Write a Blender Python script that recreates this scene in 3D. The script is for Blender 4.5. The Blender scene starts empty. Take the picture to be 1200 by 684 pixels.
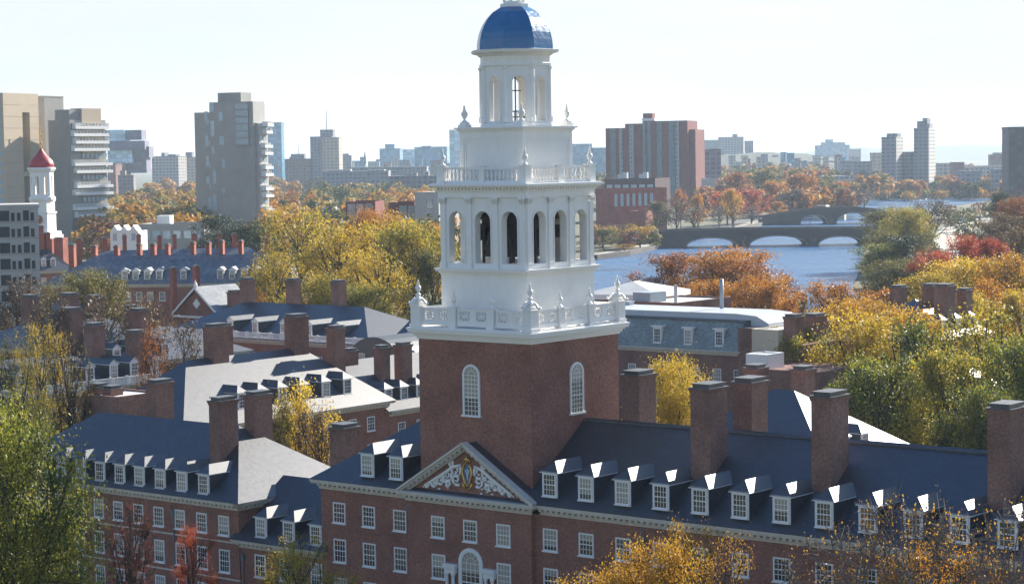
import bpy, bmesh, math, random
import numpy as np
from mathutils import Vector, Matrix, Euler

R = random.Random(11)
rad = math.radians
sc = bpy.context.scene
COL = sc.collection

# ------------------------------------------------------------------ camera, sky, sun, exposure
FPX, CX, CY, H = 2470., 600., 342., 36.0
PITCH, ROLL, ANG = rad(3.674), rad(0.858), rad(38.75)
_up0 = Vector((0, math.sin(PITCH), math.cos(PITCH))); _rt0 = Vector((1, 0, 0))
FW = Vector((0, math.cos(PITCH), -math.sin(PITCH)))
RT = _rt0 * math.cos(ROLL) - _up0 * math.sin(ROLL)
UP = _up0 * math.cos(ROLL) + _rt0 * math.sin(ROLL)
cam = bpy.data.objects.new('camera', bpy.data.cameras.new('camera'))
COL.objects.link(cam)
m = Matrix((RT, UP, -FW)).transposed().to_4x4()
m.translation = Vector((0, 0, H))
cam.matrix_world = m
cam.data.sensor_width = 36
cam.data.lens = 36 * FPX / 1200
cam.data.clip_start = 0.5
cam.data.clip_end = 30000
sc.camera = cam

SUN_EL = rad(24.5)
SUN_AZ = rad(90 - 38.75 - 0.2)      # direction towards the sun, counter-clockwise from +X
sd = Vector((math.cos(SUN_AZ) * math.cos(SUN_EL), math.sin(SUN_AZ) * math.cos(SUN_EL), math.sin(SUN_EL)))
sl = bpy.data.lights.new('sun', 'SUN'); sl.energy = 5.0; sl.angle = rad(0.53); sl.color = (1, .93, .82)
so = bpy.data.objects.new('sun', sl); COL.objects.link(so)
so.rotation_euler = sd.to_track_quat('Z', 'Y').to_euler()
so.location = (0, -50, 200)

w = bpy.data.worlds.new('World'); sc.world = w; w.use_nodes = True
nt = w.node_tree; nt.nodes.clear()
def N(t, typ, **kw):
    n = t.nodes.new(typ)
    for k, v in kw.items(): setattr(n, k, v)
    return n
sky = N(nt, 'ShaderNodeTexSky', sky_type='NISHITA', sun_disc=False)
sky.sun_elevation = SUN_EL
sky.sun_rotation = math.pi / 2 - SUN_AZ
sky.air_density = 1.0; sky.dust_density = 0.3; sky.ozone_density = 2.5
bg = N(nt, 'ShaderNodeBackground'); bg.inputs[1].default_value = 0.085
out = N(nt, 'ShaderNodeOutputWorld')
tc = N(nt, 'ShaderNodeTexCoord')
mp = N(nt, 'ShaderNodeMapping'); mp.inputs['Scale'].default_value = (1.1, 1.1, 8.0); mp.inputs['Rotation'].default_value = (0.05, 0.06, 0.3)
nz = N(nt, 'ShaderNodeTexNoise'); nz.inputs['Scale'].default_value = 2.6; nz.inputs['Detail'].default_value = 8; nz.inputs['Roughness'].default_value = .55
rp = N(nt, 'ShaderNodeValToRGB'); rp.color_ramp.elements[0].position = .42; rp.color_ramp.elements[1].position = .72
mx = N(nt, 'ShaderNodeMixRGB'); mx.inputs[2].default_value = (9.0, 9.2, 9.6, 1)
ml = N(nt, 'ShaderNodeMath', operation='MULTIPLY')
sp = N(nt, 'ShaderNodeSeparateXYZ'); nt.links.new(tc.outputs['Generated'], sp.inputs[0])
fd = N(nt, 'ShaderNodeMapRange'); fd.inputs[1].default_value = .10; fd.inputs[2].default_value = .42; fd.inputs[3].default_value = .6; fd.inputs[4].default_value = .0
nt.links.new(sp.outputs[2], fd.inputs[0]); nt.links.new(fd.outputs[0], ml.inputs[1])
nt.links.new(tc.outputs['Generated'], mp.inputs[0]); nt.links.new(mp.outputs[0], nz.inputs[0])
nt.links.new(nz.outputs[0], rp.inputs[0]); nt.links.new(rp.outputs[0], ml.inputs[0]); nt.links.new(ml.outputs[0], mx.inputs[0])
nt.links.new(sky.outputs[0], mx.inputs[1]); cap = N(nt, 'ShaderNodeMixRGB', blend_type='DARKEN'); cap.inputs[0].default_value = 1
f2 = N(nt, 'ShaderNodeMapRange'); f2.inputs[1].default_value = .22; f2.inputs[2].default_value = .65; nt.links.new(sp.outputs[2], f2.inputs[0])
deep = N(nt, 'ShaderNodeMixRGB', blend_type='MULTIPLY'); deep.inputs[2].default_value = (.60, .78, 1.0, 1); nt.links.new(f2.outputs[0], deep.inputs[0])
cc = N(nt, 'ShaderNodeMixRGB'); cc.inputs[1].default_value = (3.75, 4.05, 4.3, 1); cc.inputs[2].default_value = (4.35, 4.37, 4.4, 1)
nt.links.new(rp.outputs[0], cc.inputs[0]); nt.links.new(cc.outputs[0], cap.inputs[2])
nt.links.new(mx.outputs[0], cap.inputs[1]); nt.links.new(cap.outputs[0], deep.inputs[1]); nt.links.new(deep.outputs[0], bg.inputs[0]); nt.links.new(bg.outputs[0], out.inputs[0])

sc.view_settings.view_transform = 'Standard'
sc.view_settings.look = 'None'
sc.view_settings.exposure = 1.4
sc.view_settings.gamma = 1
sc.view_settings.use_curve_mapping = False
sc.render.engine = 'CYCLES'
sc.cycles.use_denoising = True
sc.cycles.max_bounces = 6; sc.cycles.diffuse_bounces = 3; sc.cycles.glossy_bounces = 3
sc.cycles.transparent_max_bounces = 8; sc.cycles.volume_bounces = 1
sc.cycles.volume_step_rate = 5

# ------------------------------------------------------------------ pixel <-> world helpers (photo is 1200 x 684)
OC = Vector((0, 0, H))
def ray(x, y): return FW * FPX + RT * (x - CX) + UP * (CY - y)
def at(x, y, Y):
    d = ray(x, y); return OC + d * (Y / d.y)
def ground(x, y, z=0.):
    d = ray(x, y); return OC + d * ((z - H) / d.z)
L0 = Vector((1.3117, 140.578, 0))
UX = Vector((math.cos(ANG), -math.sin(ANG), 0)); UY = Vector((math.sin(ANG), math.cos(ANG), 0))
def LW(x, y, z=0.): return L0 + UX * x + UY * y + Vector((0, 0, z))

# ------------------------------------------------------------------ materials
MATS = {}
def newmat(name):
    mt = bpy.data.materials.new(name); mt.use_nodes = True
    t = mt.node_tree; b = t.nodes['Principled BSDF']
    MATS[name] = mt
    return mt, t, b
def L(t, a, b): t.links.new(a, b)
def objco(t): return N(t, 'ShaderNodeTexCoord').outputs['Object']
def noise(t, scale, detail=4, vec=None, rough=.5):
    n = N(t, 'ShaderNodeTexNoise'); n.inputs['Scale'].default_value = scale; n.inputs['Detail'].default_value = detail
    n.inputs['Roughness'].default_value = rough
    if vec is not None: L(t, vec, n.inputs['Vector'])
    return n.outputs['Fac']
def ramp(t, fac, stops):
    r = N(t, 'ShaderNodeValToRGB'); e = r.color_ramp.elements
    e[0].position, e[0].color = stops[0][0], (*stops[0][1], 1)
    e[1].position, e[1].color = stops[-1][0], (*stops[-1][1], 1)
    for p, c in stops[1:-1]:
        k = e.new(p); k.color = (*c, 1)
    L(t, fac, r.inputs[0]); return r.outputs[0]
def mix(t, fac, a, b, mode='MIX'):
    mm = N(t, 'ShaderNodeMixRGB', blend_type=mode)
    for i, v in enumerate((fac, a, b)):
        if hasattr(v, 'links'): L(t, v, mm.inputs[i])
        elif i == 0: mm.inputs[0].default_value = v
        else: mm.inputs[i].default_value = (*v, 1)
    return mm.outputs[0]
def math_(t, op, a, b):
    mm = N(t, 'ShaderNodeMath', operation=op)
    for i, v in enumerate((a, b)):
        if hasattr(v, 'links'): L(t, v, mm.inputs[i])
        else: mm.inputs[i].default_value = v
    return mm.outputs[0]
def wallco(t, kx=1, ky=1):
    """(x + y, z, 0): runs along any axis aligned wall"""
    s = N(t, 'ShaderNodeSeparateXYZ'); L(t, objco(t), s.inputs[0])
    c = N(t, 'ShaderNodeCombineXYZ')
    L(t, math_(t, 'ADD', s.outputs[0], s.outputs[1]), c.inputs[0]); L(t, s.outputs[2], c.inputs[1])
    return c.outputs[0]
def bump(t, b, h, strength, dist=.02):
    bn = N(t, 'ShaderNodeBump'); bn.inputs['Strength'].default_value = strength; bn.inputs['Distance'].default_value = dist
    L(t, h, bn.inputs['Height']); L(t, bn.outputs[0], b.inputs['Normal'])

def brick_mat(name, c1, c2, mortar, bw=.22, rh=.075, var=.35, ms=.012):
    mt, t, b = newmat(name)
    v = wallco(t)
    bt = N(t, 'ShaderNodeTexBrick'); bt.offset = .5
    bt.inputs['Scale'].default_value = 1; bt.inputs['Brick Width'].default_value = bw; bt.inputs['Row Height'].default_value = rh
    bt.inputs['Mortar Size'].default_value = ms; bt.inputs['Mortar Smooth'].default_value = .3; bt.inputs['Bias'].default_value = 0
    bt.inputs['Color1'].default_value = (*c1, 1); bt.inputs['Color2'].default_value = (*c2, 1); bt.inputs['Mortar'].default_value = (*mortar, 1)
    L(t, v, bt.inputs[0])
    n1 = noise(t, .35, 5, objco(t), .6); n2 = noise(t, 5.0, 3, objco(t), .7)
    f = ramp(t, n1, [(.25, (1 - var,) * 3), (.75, (1 + var * .6,) * 3)])
    g = ramp(t, n2, [(.25, (.62, .60, .62)), (.75, (1.42, 1.34, 1.3))])
    col = mix(t, 1, mix(t, 1, bt.outputs[0], f, 'MULTIPLY'), g, 'MULTIPLY')
    L(t, col, b.inputs['Base Color']); b.inputs['Roughness'].default_value = .88
    b.inputs['Specular IOR Level'].default_value = .25
    bump(t, b, math_(t, 'ADD', bt.outputs['Fac'], n2), -.5, .01)
    return mt
brick_mat('brick_red', (.30, .10, .064), (.185, .070, .052), (.33, .23, .19))
brick_mat('brick_chimney', (.225, .088, .064), (.145, .066, .054), (.30, .22, .185), var=.45, ms=.016)
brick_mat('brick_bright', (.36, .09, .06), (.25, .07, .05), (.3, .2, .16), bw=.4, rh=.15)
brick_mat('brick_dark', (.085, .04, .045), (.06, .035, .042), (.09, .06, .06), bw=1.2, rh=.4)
brick_mat('brick_far', (.20, .05, .042), (.16, .045, .042), (.13, .06, .055), bw=1.2, rh=.4)

def slate_mat(name, base, rough=.5):
    mt, t, b = newmat(name)
    v = wallco(t)
    bt = N(t, 'ShaderNodeTexBrick'); bt.offset = .5
    bt.inputs['Scale'].default_value = 1; bt.inputs['Brick Width'].default_value = .34; bt.inputs['Row Height'].default_value = .15
    bt.inputs['Mortar Size'].default_value = .018; bt.inputs['Mortar Smooth'].default_value = .2
    c = base
    bt.inputs['Color1'].default_value = (c[0] * 1.7, c[1] * 1.6, c[2] * 1.45, 1); bt.inputs['Color2'].default_value = (c[0] * .5, c[1] * .55, c[2] * .62, 1)
    bt.inputs['Mortar'].default_value = (c[0] * .25, c[1] * .25, c[2] * .28, 1)
    L(t, v, bt.inputs[0])
    n1 = noise(t, .5, 5, objco(t), .65)
    f = ramp(t, n1, [(.28, (.5, .56, .62)), (.5, (1, 1, 1)), (.72, (1.9, 1.7, 1.45))])
    L(t, mix(t, 1, bt.outputs[0], f, 'MULTIPLY'), b.inputs['Base Color'])
    rr = N(t, 'ShaderNodeMapRange'); rr.inputs[3].default_value = rough - .16; rr.inputs[4].default_value = rough + .16
    L(t, noise(t, 3.5, 3, objco(t), .7), rr.inputs[0]); L(t, rr.outputs[0], b.inputs['Roughness'])
    b.inputs['Specular IOR Level'].default_value = 1.0; b.inputs['IOR'].default_value = 1.65
    bump(t, b, bt.outputs['Fac'], -.5, .012)
    return mt
slate_mat('slate', (.008, .014, .027))
slate_mat('slate_grey', (.10, .125, .15))
slate_mat('slate_green', (.085, .14, .16), .5)

def flat_mat(name, col, rough=.6, var=.12, scale=1.5, spec=.4, metal=0):
    mt, t, b = newmat(name)
    n1 = noise(t, scale, 6, objco(t), .65)
    L(t, ramp(t, n1, [(.25, tuple(c * (1 - var) for c in col)), (.75, tuple(c * (1 + var) for c in col))]), b.inputs['Base Color'])
    b.inputs['Roughness'].default_value = rough; b.inputs['Specular IOR Level'].default_value = spec; b.inputs['Metallic'].default_value = metal
    return mt
def paint_mat():
    mt, t, b = newmat('white_paint'); v = wallco(t)
    s_ = N(t, 'ShaderNodeSeparateXYZ'); L(t, v, s_.inputs[0])
    st = N(t, 'ShaderNodeMapping'); st.inputs['Scale'].default_value = (2.2, .25, 1); L(t, v, st.inputs[0])
    streak = noise(t, 2.0, 5, st.outputs[0], .7); blot = noise(t, 1.1, 6, objco(t), .7)
    c = ramp(t, streak, [(.28, (.77, .75, .70)), (.45, (.82, .81, .78)), (.8, (.84, .83, .80))])
    L(t, mix(t, 1, c, ramp(t, blot, [(.25, (.95, .945, .93)), (.6, (1, 1, 1))]), 'MULTIPLY'), b.inputs['Base Color'])
    brd = math_(t, 'FRACT', math_(t, 'MULTIPLY', s_.outputs[1], 4.5), 0)
    b.inputs['Roughness'].default_value = .5; b.inputs['Specular IOR Level'].default_value = .3
    bump(t, b, math_(t, 'ADD', math_(t, 'GREATER_THAN', brd, .12), math_(t, 'MULTIPLY', streak, .4)), .25, .008)
paint_mat()
flat_mat('window_paint', (.76, .76, .74), .5, .06)
flat_mat('limestone', (.56, .52, .45), .8, .12)
flat_mat('cap_stone', (.10, .10, .105), .45, .35)
flat_mat('lead_pipe', (.13, .16, .2), .5, .2)
flat_mat('lead_flat', (.32, .36, .40), .5, .15)
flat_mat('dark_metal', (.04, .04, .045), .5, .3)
flat_mat('bell_bronze', (.07, .055, .035), .45, .3, metal=.6)
flat_mat('gold_leaf', (.75, .48, .12), .35, .15, metal=.6)
flat_mat('shield_blue', (.10, .16, .30), .5, .1)
flat_mat('red_dome', (.42, .035, .05), .45, .15)
flat_mat('concrete_grey', (.31, .30, .28), .9, .12, .15)
flat_mat('concrete_light', (.42, .41, .39), .9, .10, .3)
flat_mat('concrete_tan', (.50, .41, .30), .9, .06, .2)
flat_mat('flat_roof', (.55, .55, .52), .8, .15, .2)
flat_mat('tar_roof', (.12, .12, .12), .8, .3, .4)
flat_mat('asphalt', (.055, .055, .06), .9, .2, .2)
flat_mat('path_stone', (.42, .38, .31), .9, .15, .1)
flat_mat('bark', (.05, .040, .033), .95, .35, 3)
flat_mat('bark_grey', (.17, .14, .125), .95, .35, 3)
flat_mat('bridge_stone', (.085, .075, .068), .9, .35, .08)
flat_mat('bridge_trim', (.24, .22, .2), .9, .2, .08)
flat_mat('white_metal', (.48, .51, .54), .35, .06)
flat_mat('beige_wall', (.50, .44, .35), .85, .08)
flat_mat('car_white', (.75, .76, .78), .25, .03); flat_mat('car_dark', (.04, .045, .05), .25, .1)
flat_mat('car_silver', (.35, .37, .4), .25, .05); flat_mat('tyre', (.02, .02, .02), .8, .1)
flat_mat('hill_green', (.045, .06, .045), 1, .3, .01)

def dome_mat():
    mt, t, b = newmat('dome_blue')
    n1 = noise(t, 1.2, 5, objco(t), .6)
    L(t, ramp(t, n1, [(.3, (.014, .115, .27)), (.7, (.028, .16, .35))]), b.inputs['Base Color'])
    b.inputs['Roughness'].default_value = .28; b.inputs['Specular IOR Level'].default_value = .7
    bump(t, b, noise(t, 2.2, 3, objco(t), .6), .55, .08)
dome_mat()
def glass_mat(name, base, rough, bumpy=.15, blind=False):
    mt, t, b = newmat(name)
    oi = N(t, 'ShaderNodeObjectInfo')
    s = N(t, 'ShaderNodeSeparateXYZ'); L(t, objco(t), s.inputs[0])
    # roller blinds drawn down by a different amount behind each pane
    rnd = oi.outputs['Random']
    lev = math_(t, 'MULTIPLY', math_(t, 'SUBTRACT', rnd, .45), 2.6)
    f = math_(t, 'GREATER_THAN', s.outputs[2], math_(t, 'SUBTRACT', 1.45, lev))
    c = mix(t, f, base, (.34, .32, .28)) if blind else None
    if c is not None: L(t, c, b.inputs['Base Color'])
    else: b.inputs['Base Color'].default_value = (*base, 1)
    b.inputs['Roughness'].default_value = rough
    b.inputs['Specular IOR Level'].default_value = 1.0; b.inputs['IOR'].default_value = 1.65
    b.inputs['Coat Weight'].default_value = .6; b.inputs['Coat Roughness'].default_value = .03
    bump(t, b, noise(t, 1.8, 1, objco(t)), bumpy, .05)
glass_mat('glass', (.018, .022, .03), .12, .2, True)
glass_mat('glass_blue', (.06, .17, .24), .15, .02)
flat_mat('glass_dark', (.022, .028, .038), .35, .3, .6, .3); flat_mat('glass_reflect_tint', (.30, .42, .50), .2, .2, .6, .8); glass_mat('glass_far', (.05, .08, .11), .2, .02)  # the pale window glass has sky reflection put into its base colour

def grid_mat(name, wall, glass, bw, rh, ms, rough=.6):
    """far facade: floors and window bays drawn as a grid"""
    mt, t, b = newmat(name)
    bt = N(t, 'ShaderNodeTexBrick'); bt.offset = 0
    bt.inputs['Scale'].default_value = 1; bt.inputs['Brick Width'].default_value = bw; bt.inputs['Row Height'].default_value = rh
    bt.inputs['Mortar Size'].default_value = ms; bt.inputs['Mortar Smooth'].default_value = .05
    bt.inputs['Color1'].default_value = (*glass, 1); bt.inputs['Color2'].default_value = (*[min(1, g * 2.2 + .02) for g in glass], 1)
    bt.inputs['Mortar'].default_value = (*wall, 1)
    L(t, wallco(t), bt.inputs[0]); L(t, bt.outputs[0], b.inputs['Base Color']); b.inputs['Roughness'].default_value = rough
    return mt

def water_mat():
    mt, t, b = newmat('water')
    b.inputs['Base Color'].default_value = (.03, .11, .24, 1); b.inputs['Roughness'].default_value = .16
    b.inputs['IOR'].default_value = 1.33
    mpn = N(t, 'ShaderNodeMapping'); mpn.inputs['Scale'].default_value = (.05, .5, 1); mpn.inputs['Rotation'].default_value = (0, 0, -.1); L(t, objco(t), mpn.inputs[0])
    a = noise(t, 1.0, 5, mpn.outputs[0], .65)
    mp2 = N(t, 'ShaderNodeMapping'); mp2.inputs['Scale'].default_value = (.006, .022, 1); L(t, objco(t), mp2.inputs[0])
    calm = noise(t, 1.0, 3, mp2.outputs[0], .55)
    rr = N(t, 'ShaderNodeMapRange'); rr.inputs[1].default_value = .35; rr.inputs[2].default_value = .65
    rr.inputs[3].default_value = .10; rr.inputs[4].default_value = .45
    L(t, calm, rr.inputs[0]); L(t, rr.outputs[0], b.inputs['Roughness'])
    bn = N(t, 'ShaderNodeBump'); bn.inputs['Distance'].default_value = 1.0; bn.inputs['Strength'].default_value = .8
    L(t, a, bn.inputs['Height']); L(t, bn.outputs[0], b.inputs['Normal'])
water_mat()
def grass_mat():
    mt, t, b = newmat('grass')
    n1 = noise(t, .02, 8, objco(t), .7)
    L(t, ramp(t, n1, [(.3, (.035, .045, .02)), (.5, (.07, .075, .03)), (.62, (.10, .075, .04)), (.8, (.06, .05, .035))]), b.inputs['Base Color'])
    b.inputs['Roughness'].default_value = 1
grass_mat()
def leaf_mat(name, stops, trans=.42):
    mt, t, b = newmat(name)
    at_ = N(t, 'ShaderNodeAttribute', attribute_name='rnd')
    oi = N(t, 'ShaderNodeObjectInfo')
    n1 = noise(t, 3.3, 3, objco(t), .6)
    k = math_(t, 'ADD', math_(t, 'MULTIPLY', at_.outputs['Fac'], .38), math_(t, 'MULTIPLY', n1, .72))
    k = math_(t, 'ADD', k, math_(t, 'MULTIPLY', math_(t, 'SUBTRACT', oi.outputs['Random'], .5), .18))
    c = ramp(t, k, stops)
    L(t, c, b.inputs['Base Color']); b.inputs['Roughness'].default_value = .55; b.inputs['Specular IOR Level'].default_value = .25
    tr = N(t, 'ShaderNodeBsdfTranslucent'); L(t, c, tr.inputs[0])
    ms = N(t, 'ShaderNodeMixShader'); ms.inputs[0].default_value = trans
    L(t, b.outputs[0], ms.inputs[1]); L(t, tr.outputs[0], ms.inputs[2]); L(t, ms.outputs[0], t.nodes['Material Output'].inputs[0])
GREEN, DKGREEN, YELLOW, GOLD = (.10, .135, .026), (.035, .05, .018), (.52, .36, .03), (.50, .24, .02)
ORANGE, RUST, RED, OLIVE, BROWN = (.45, .19, .025), (.27, .095, .025), (.40, .05, .03), (.15, .14, .035), (.13, .085, .05)
leaf_mat('leaf_green', [(.3, (.035, .05, .016)), (.52, (.08, .11, .022)), (.70, (.36, .34, .045))], .4)  # last stop yellow: sunlit leaf highlights put into the colour
leaf_mat('leaf_darkgreen', [(.3, (.018, .03, .014)), (.7, (.05, .07, .025))], .2)
leaf_mat('leaf_greengold', [(.30, GREEN), (.44, (.19, .19, .04)), (.56, (.38, .31, .035)), (.72, YELLOW)])
leaf_mat('leaf_gold', [(.3, (.22, .17, .03)), (.5, GOLD), (.75, YELLOW)])
leaf_mat('leaf_yellow', [(.3, (.20, .19, .035)), (.45, (.40, .28, .03)), (.7, (.65, .45, .04))])
leaf_mat('leaf_orange', [(.3, RUST), (.52, ORANGE), (.75, GOLD)])
leaf_mat('leaf_rust', [(.3, (.12, .05, .025)), (.55, RUST), (.78, (.38, .16, .03))])
leaf_mat('leaf_red', [(.3, (.22, .035, .018)), (.55, (.42, .07, .028)), (.8, (.52, .17, .04))])
leaf_mat('leaf_olive', [(.3, (.06, .065, .028)), (.55, OLIVE), (.78, (.28, .22, .05))])
leaf_mat('leaf_brown', [(.3, (.07, .055, .045)), (.55, BROWN), (.78, (.24, .16, .06))], .25)
def wood_mat():
    mt, t, b = newmat('wood_leaves')
    a1 = N(t, 'ShaderNodeAttribute', attribute_name='hue'); a2 = N(t, 'ShaderNodeAttribute', attribute_name='rnd')
    k = math_(t, 'ADD', a1.outputs['Fac'], math_(t, 'MULTIPLY', math_(t, 'SUBTRACT', a2.outputs['Fac'], .5), .16))
    c = ramp(t, k, [(.0, DKGREEN), (.15, (.08, .09, .03)), (.3, OLIVE), (.42, (.30, .22, .04)), (.55, (.42, .24, .03)), (.68, ORANGE), (.8, (.26, .11, .04)), (.9, (.24, .075, .04)), (1., BROWN)])
    L(t, c, b.inputs['Base Color']); b.inputs['Roughness'].default_value = .7
    tr = N(t, 'ShaderNodeBsdfTranslucent'); L(t, c, tr.inputs[0])
    ms = N(t, 'ShaderNodeMixShader'); ms.inputs[0].default_value = .38
    L(t, b.outputs[0], ms.inputs[1]); L(t, tr.outputs[0], ms.inputs[2]); L(t, ms.outputs[0], t.nodes['Material Output'].inputs[0])
wood_mat()

# ------------------------------------------------------------------ mesh helpers
class MB:
    def __init__(s): s.v = []; s.f = []; s.m = []
    def face(s, pts, mi=0):
        k = len(s.v); s.v += [tuple(p) for p in pts]; s.f.append(tuple(range(k, k + len(pts)))); s.m.append(mi)
    def box(s, x0, x1, y0, y1, z0, z1, mi=0):
        k = len(s.v)
        s.v += [(x0, y0, z0), (x1, y0, z0), (x1, y1, z0), (x0, y1, z0), (x0, y0, z1), (x1, y0, z1), (x1, y1, z1), (x0, y1, z1)]
        s.f += [tuple(k + i for i in q) for q in ((0, 3, 2, 1), (4, 5, 6, 7), (0, 1, 5, 4), (1, 2, 6, 5), (2, 3, 7, 6), (3, 0, 4, 7))]
        s.m += [mi] * 6
    def bars(s, pts, r, n=6, mi=0):
        """tube along a polyline; r is a number or a list"""
        rs = r if isinstance(r, (list, tuple)) else [r] * len(pts)
        pts = [Vector(p) for p in pts]; k = len(s.v)
        for i, p in enumerate(pts):
            d = (pts[min(i + 1, len(pts) - 1)] - pts[max(i - 1, 0)]).normalized()
            a = d.orthogonal().normalized(); b = d.cross(a)
            for j in range(n):
                t = 2 * math.pi * j / n; s.v.append(tuple(p + (a * math.cos(t) + b * math.sin(t)) * rs[i]))
        for i in range(len(pts) - 1):
            for j in range(n):
                s.f.append((k + i * n + j, k + i * n + (j + 1) % n, k + (i + 1) * n + (j + 1) % n, k + (i + 1) * n + j)); s.m.append(mi)
        s.f.append(tuple(k + j for j in reversed(range(n)))); s.m.append(mi)
        s.f.append(tuple(k + (len(pts) - 1) * n + j for j in range(n))); s.m.append(mi)
    def lathe(s, prof, n=12, c=(0, 0), rot=0., mi=0):
        k = len(s.v)
        for r, z in prof:
            for j in range(n):
                t = rot + 2 * math.pi * j / n; s.v.append((c[0] + r * math.cos(t), c[1] + r * math.sin(t), z))
        for i in range(len(prof) - 1):
            for j in range(n):
                s.f.append((k + i * n + j, k + i * n + (j + 1) % n, k + (i + 1) * n + (j + 1) % n, k + (i + 1) * n + j)); s.m.append(mi)
        s.f.append(tuple(k + j for j in reversed(range(n)))); s.m.append(mi)
        s.f.append(tuple(k + (len(prof) - 1) * n + j for j in range(n))); s.m.append(mi)
    def extrude(s, poly, y0, y1, mi=0, axis='y'):
        """outline in (x,z) pushed along y (or outline in (y,z) pushed along x)"""
        n = len(poly)
        f = (lambda a, b, c: (a, c, b)) if axis == 'y' else (lambda a, b, c: (c, a, b))
        k = len(s.v)
        s.v += [f(a, b, y0) for a, b in poly] + [f(a, b, y1) for a, b in poly]
        s.f.append(tuple(k + i for i in range(n))); s.f.append(tuple(k + n + i for i in reversed(range(n)))); s.m += [mi] * 2
        for i in range(n):
            j = (i + 1) % n; s.f.append((k + i, k + n + i, k + n + j, k + j)); s.m.append(mi)
    def xform(s, M, start=0):
        for i in range(start, len(s.v)): s.v[i] = tuple(M @ Vector(s.v[i]))
    def mesh(s, name, mats, smooth=False):
        me = bpy.data.meshes.new(name); me.from_pydata(s.v, [], s.f)
        for mm in mats: me.materials.append(MATS[mm])
        if len(mats) > 1: me.polygons.foreach_set('material_index', s.m)
        bm = bmesh.new(); bm.from_mesh(me); bmesh.ops.recalc_face_normals(bm, faces=bm.faces[:]); bm.to_mesh(me); bm.free()
        if smooth: me.polygons.foreach_set('use_smooth', [True] * len(me.polygons))
        me.update(); return me

def part(name, mb, mats, parent, loc=None, rz=0, smooth=False, label=None):
    me = mb if isinstance(mb, bpy.types.Mesh) else mb.mesh(name, mats if isinstance(mats, (list, tuple)) else [mats], smooth)
    o = bpy.data.objects.new(name, me); COL.objects.link(o); o.parent = parent
    if loc is not None: o.location = loc
    o.rotation_euler.z = rz
    if label: o['label'] = label
    return o
def tag(o, label, cat, group=None, kind=None):
    if label: o['label'] = label
    if cat: o['category'] = cat
    if group: o['group'] = group
    if kind: o['kind'] = kind
    return o
def thing(name, label, cat, loc=(0, 0, 0), rz=0, group=None):
    o = bpy.data.objects.new(name, None); COL.objects.link(o); o.location = loc; o.rotation_euler.z = rz
    return tag(o, label, cat, group)
def solo(name, mb, mats, label, cat, loc=(0, 0, 0), rz=0, group=None, smooth=False):
    return tag(part(name, mb, mats, None, loc, rz, smooth), label, cat, group)
def structure(name, mb, mats, kind='structure', smooth=False):
    o = part(name, mb, mats, None, smooth=smooth); o['kind'] = kind; return o

# ------------------------------------------------------------------ ground, river, paths, hills, haze
g = MB()
g.face([(-9000, -600, 0), (9000, -600, 0), (9000, 12000, 0), (-9000, 12000, 0)])
structure('ground', g, 'grass')
WZ = .03
g = MB()
rv = [(640, 372), (640, 316), (697, 304), (735, 299), (772, 291), (790, 283), (830, 276), (862, 271), (893, 264), (905, 250), (935, 246), (975, 245), (1015, 238), (1018, 229.5),
      (1060, 228.6), (1120, 228), (1190, 227), (1200, 233), (1150, 237), (1105, 243), (1075, 250), (1050, 258), (1032, 264), (1022, 275), (1014, 290), (1008, 310), (1004, 325), (998, 336), (1006, 350), (1015, 372)]
pts = [ground(x, y, 0) for x, y in rv]
bm = bmesh.new(); vs = [bm.verts.new((p.x, p.y, WZ)) for p in pts]; f = bm.faces.new(vs); bmesh.ops.triangulate(bm, faces=[f]); bmesh.ops.recalc_face_normals(bm, faces=bm.faces[:])
me = bpy.data.meshes.new('river'); bm.to_mesh(me); bm.free(); me.materials.append(MATS['water'])
if me.polygons[0].normal.z < 0: me.flip_normals()
structure('river', me, None)
def strip(name, px, width, mat, z, kind='structure', h=0):
    P = [ground(x, y, 0) for x, y in px]; b = MB()
    for i in range(len(P) - 1):
        d = (P[i + 1] - P[i]).normalized(); n = Vector((-d.y, d.x, 0)) * width / 2
        a, c = P[i], P[i + 1]
        if h: 
            k = len(b.v)
            b.v += [tuple(q + Vector((0, 0, zz))) for zz in (0, h) for q in (a - n, c - n, c + n, a + n)]
            b.f += [tuple(k + j for j in q) for q in ((0, 3, 2, 1), (4, 5, 6, 7), (0, 1, 5, 4), (1, 2, 6, 5), (2, 3, 7, 6), (3, 0, 4, 7))]; b.m += [0] * 6
        else: b.face([(q.x, q.y, z + i * .0008) for q in (a - n, c - n, c + n, a + n)])
    return structure(name, b, mat)
strip('river_wall', [(697, 304), (735, 299), (772, 291), (790, 283), (830, 276), (862, 271), (893, 264)], 2.0, 'bridge_stone', 0, h=1.6)
strip('path', [(700, 299), (740, 292), (780, 281), (830, 272), (870, 265), (893, 258)], 7, 'path_stone', .05)
strip('road', [(760, 287), (790, 277), (840, 266), (880, 258), (900, 250)], 10, 'asphalt', .06)
strip('parkway', [(1085, 330), (1095, 300), (1112, 280), (1128, 267), (1142, 256), (1165, 248), (1190, 243)], 17, 'path_stone', .05)
strip('campus_road', [(20, 700), (300, 760), (900, 900)], 8, 'asphalt', .05)

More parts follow.
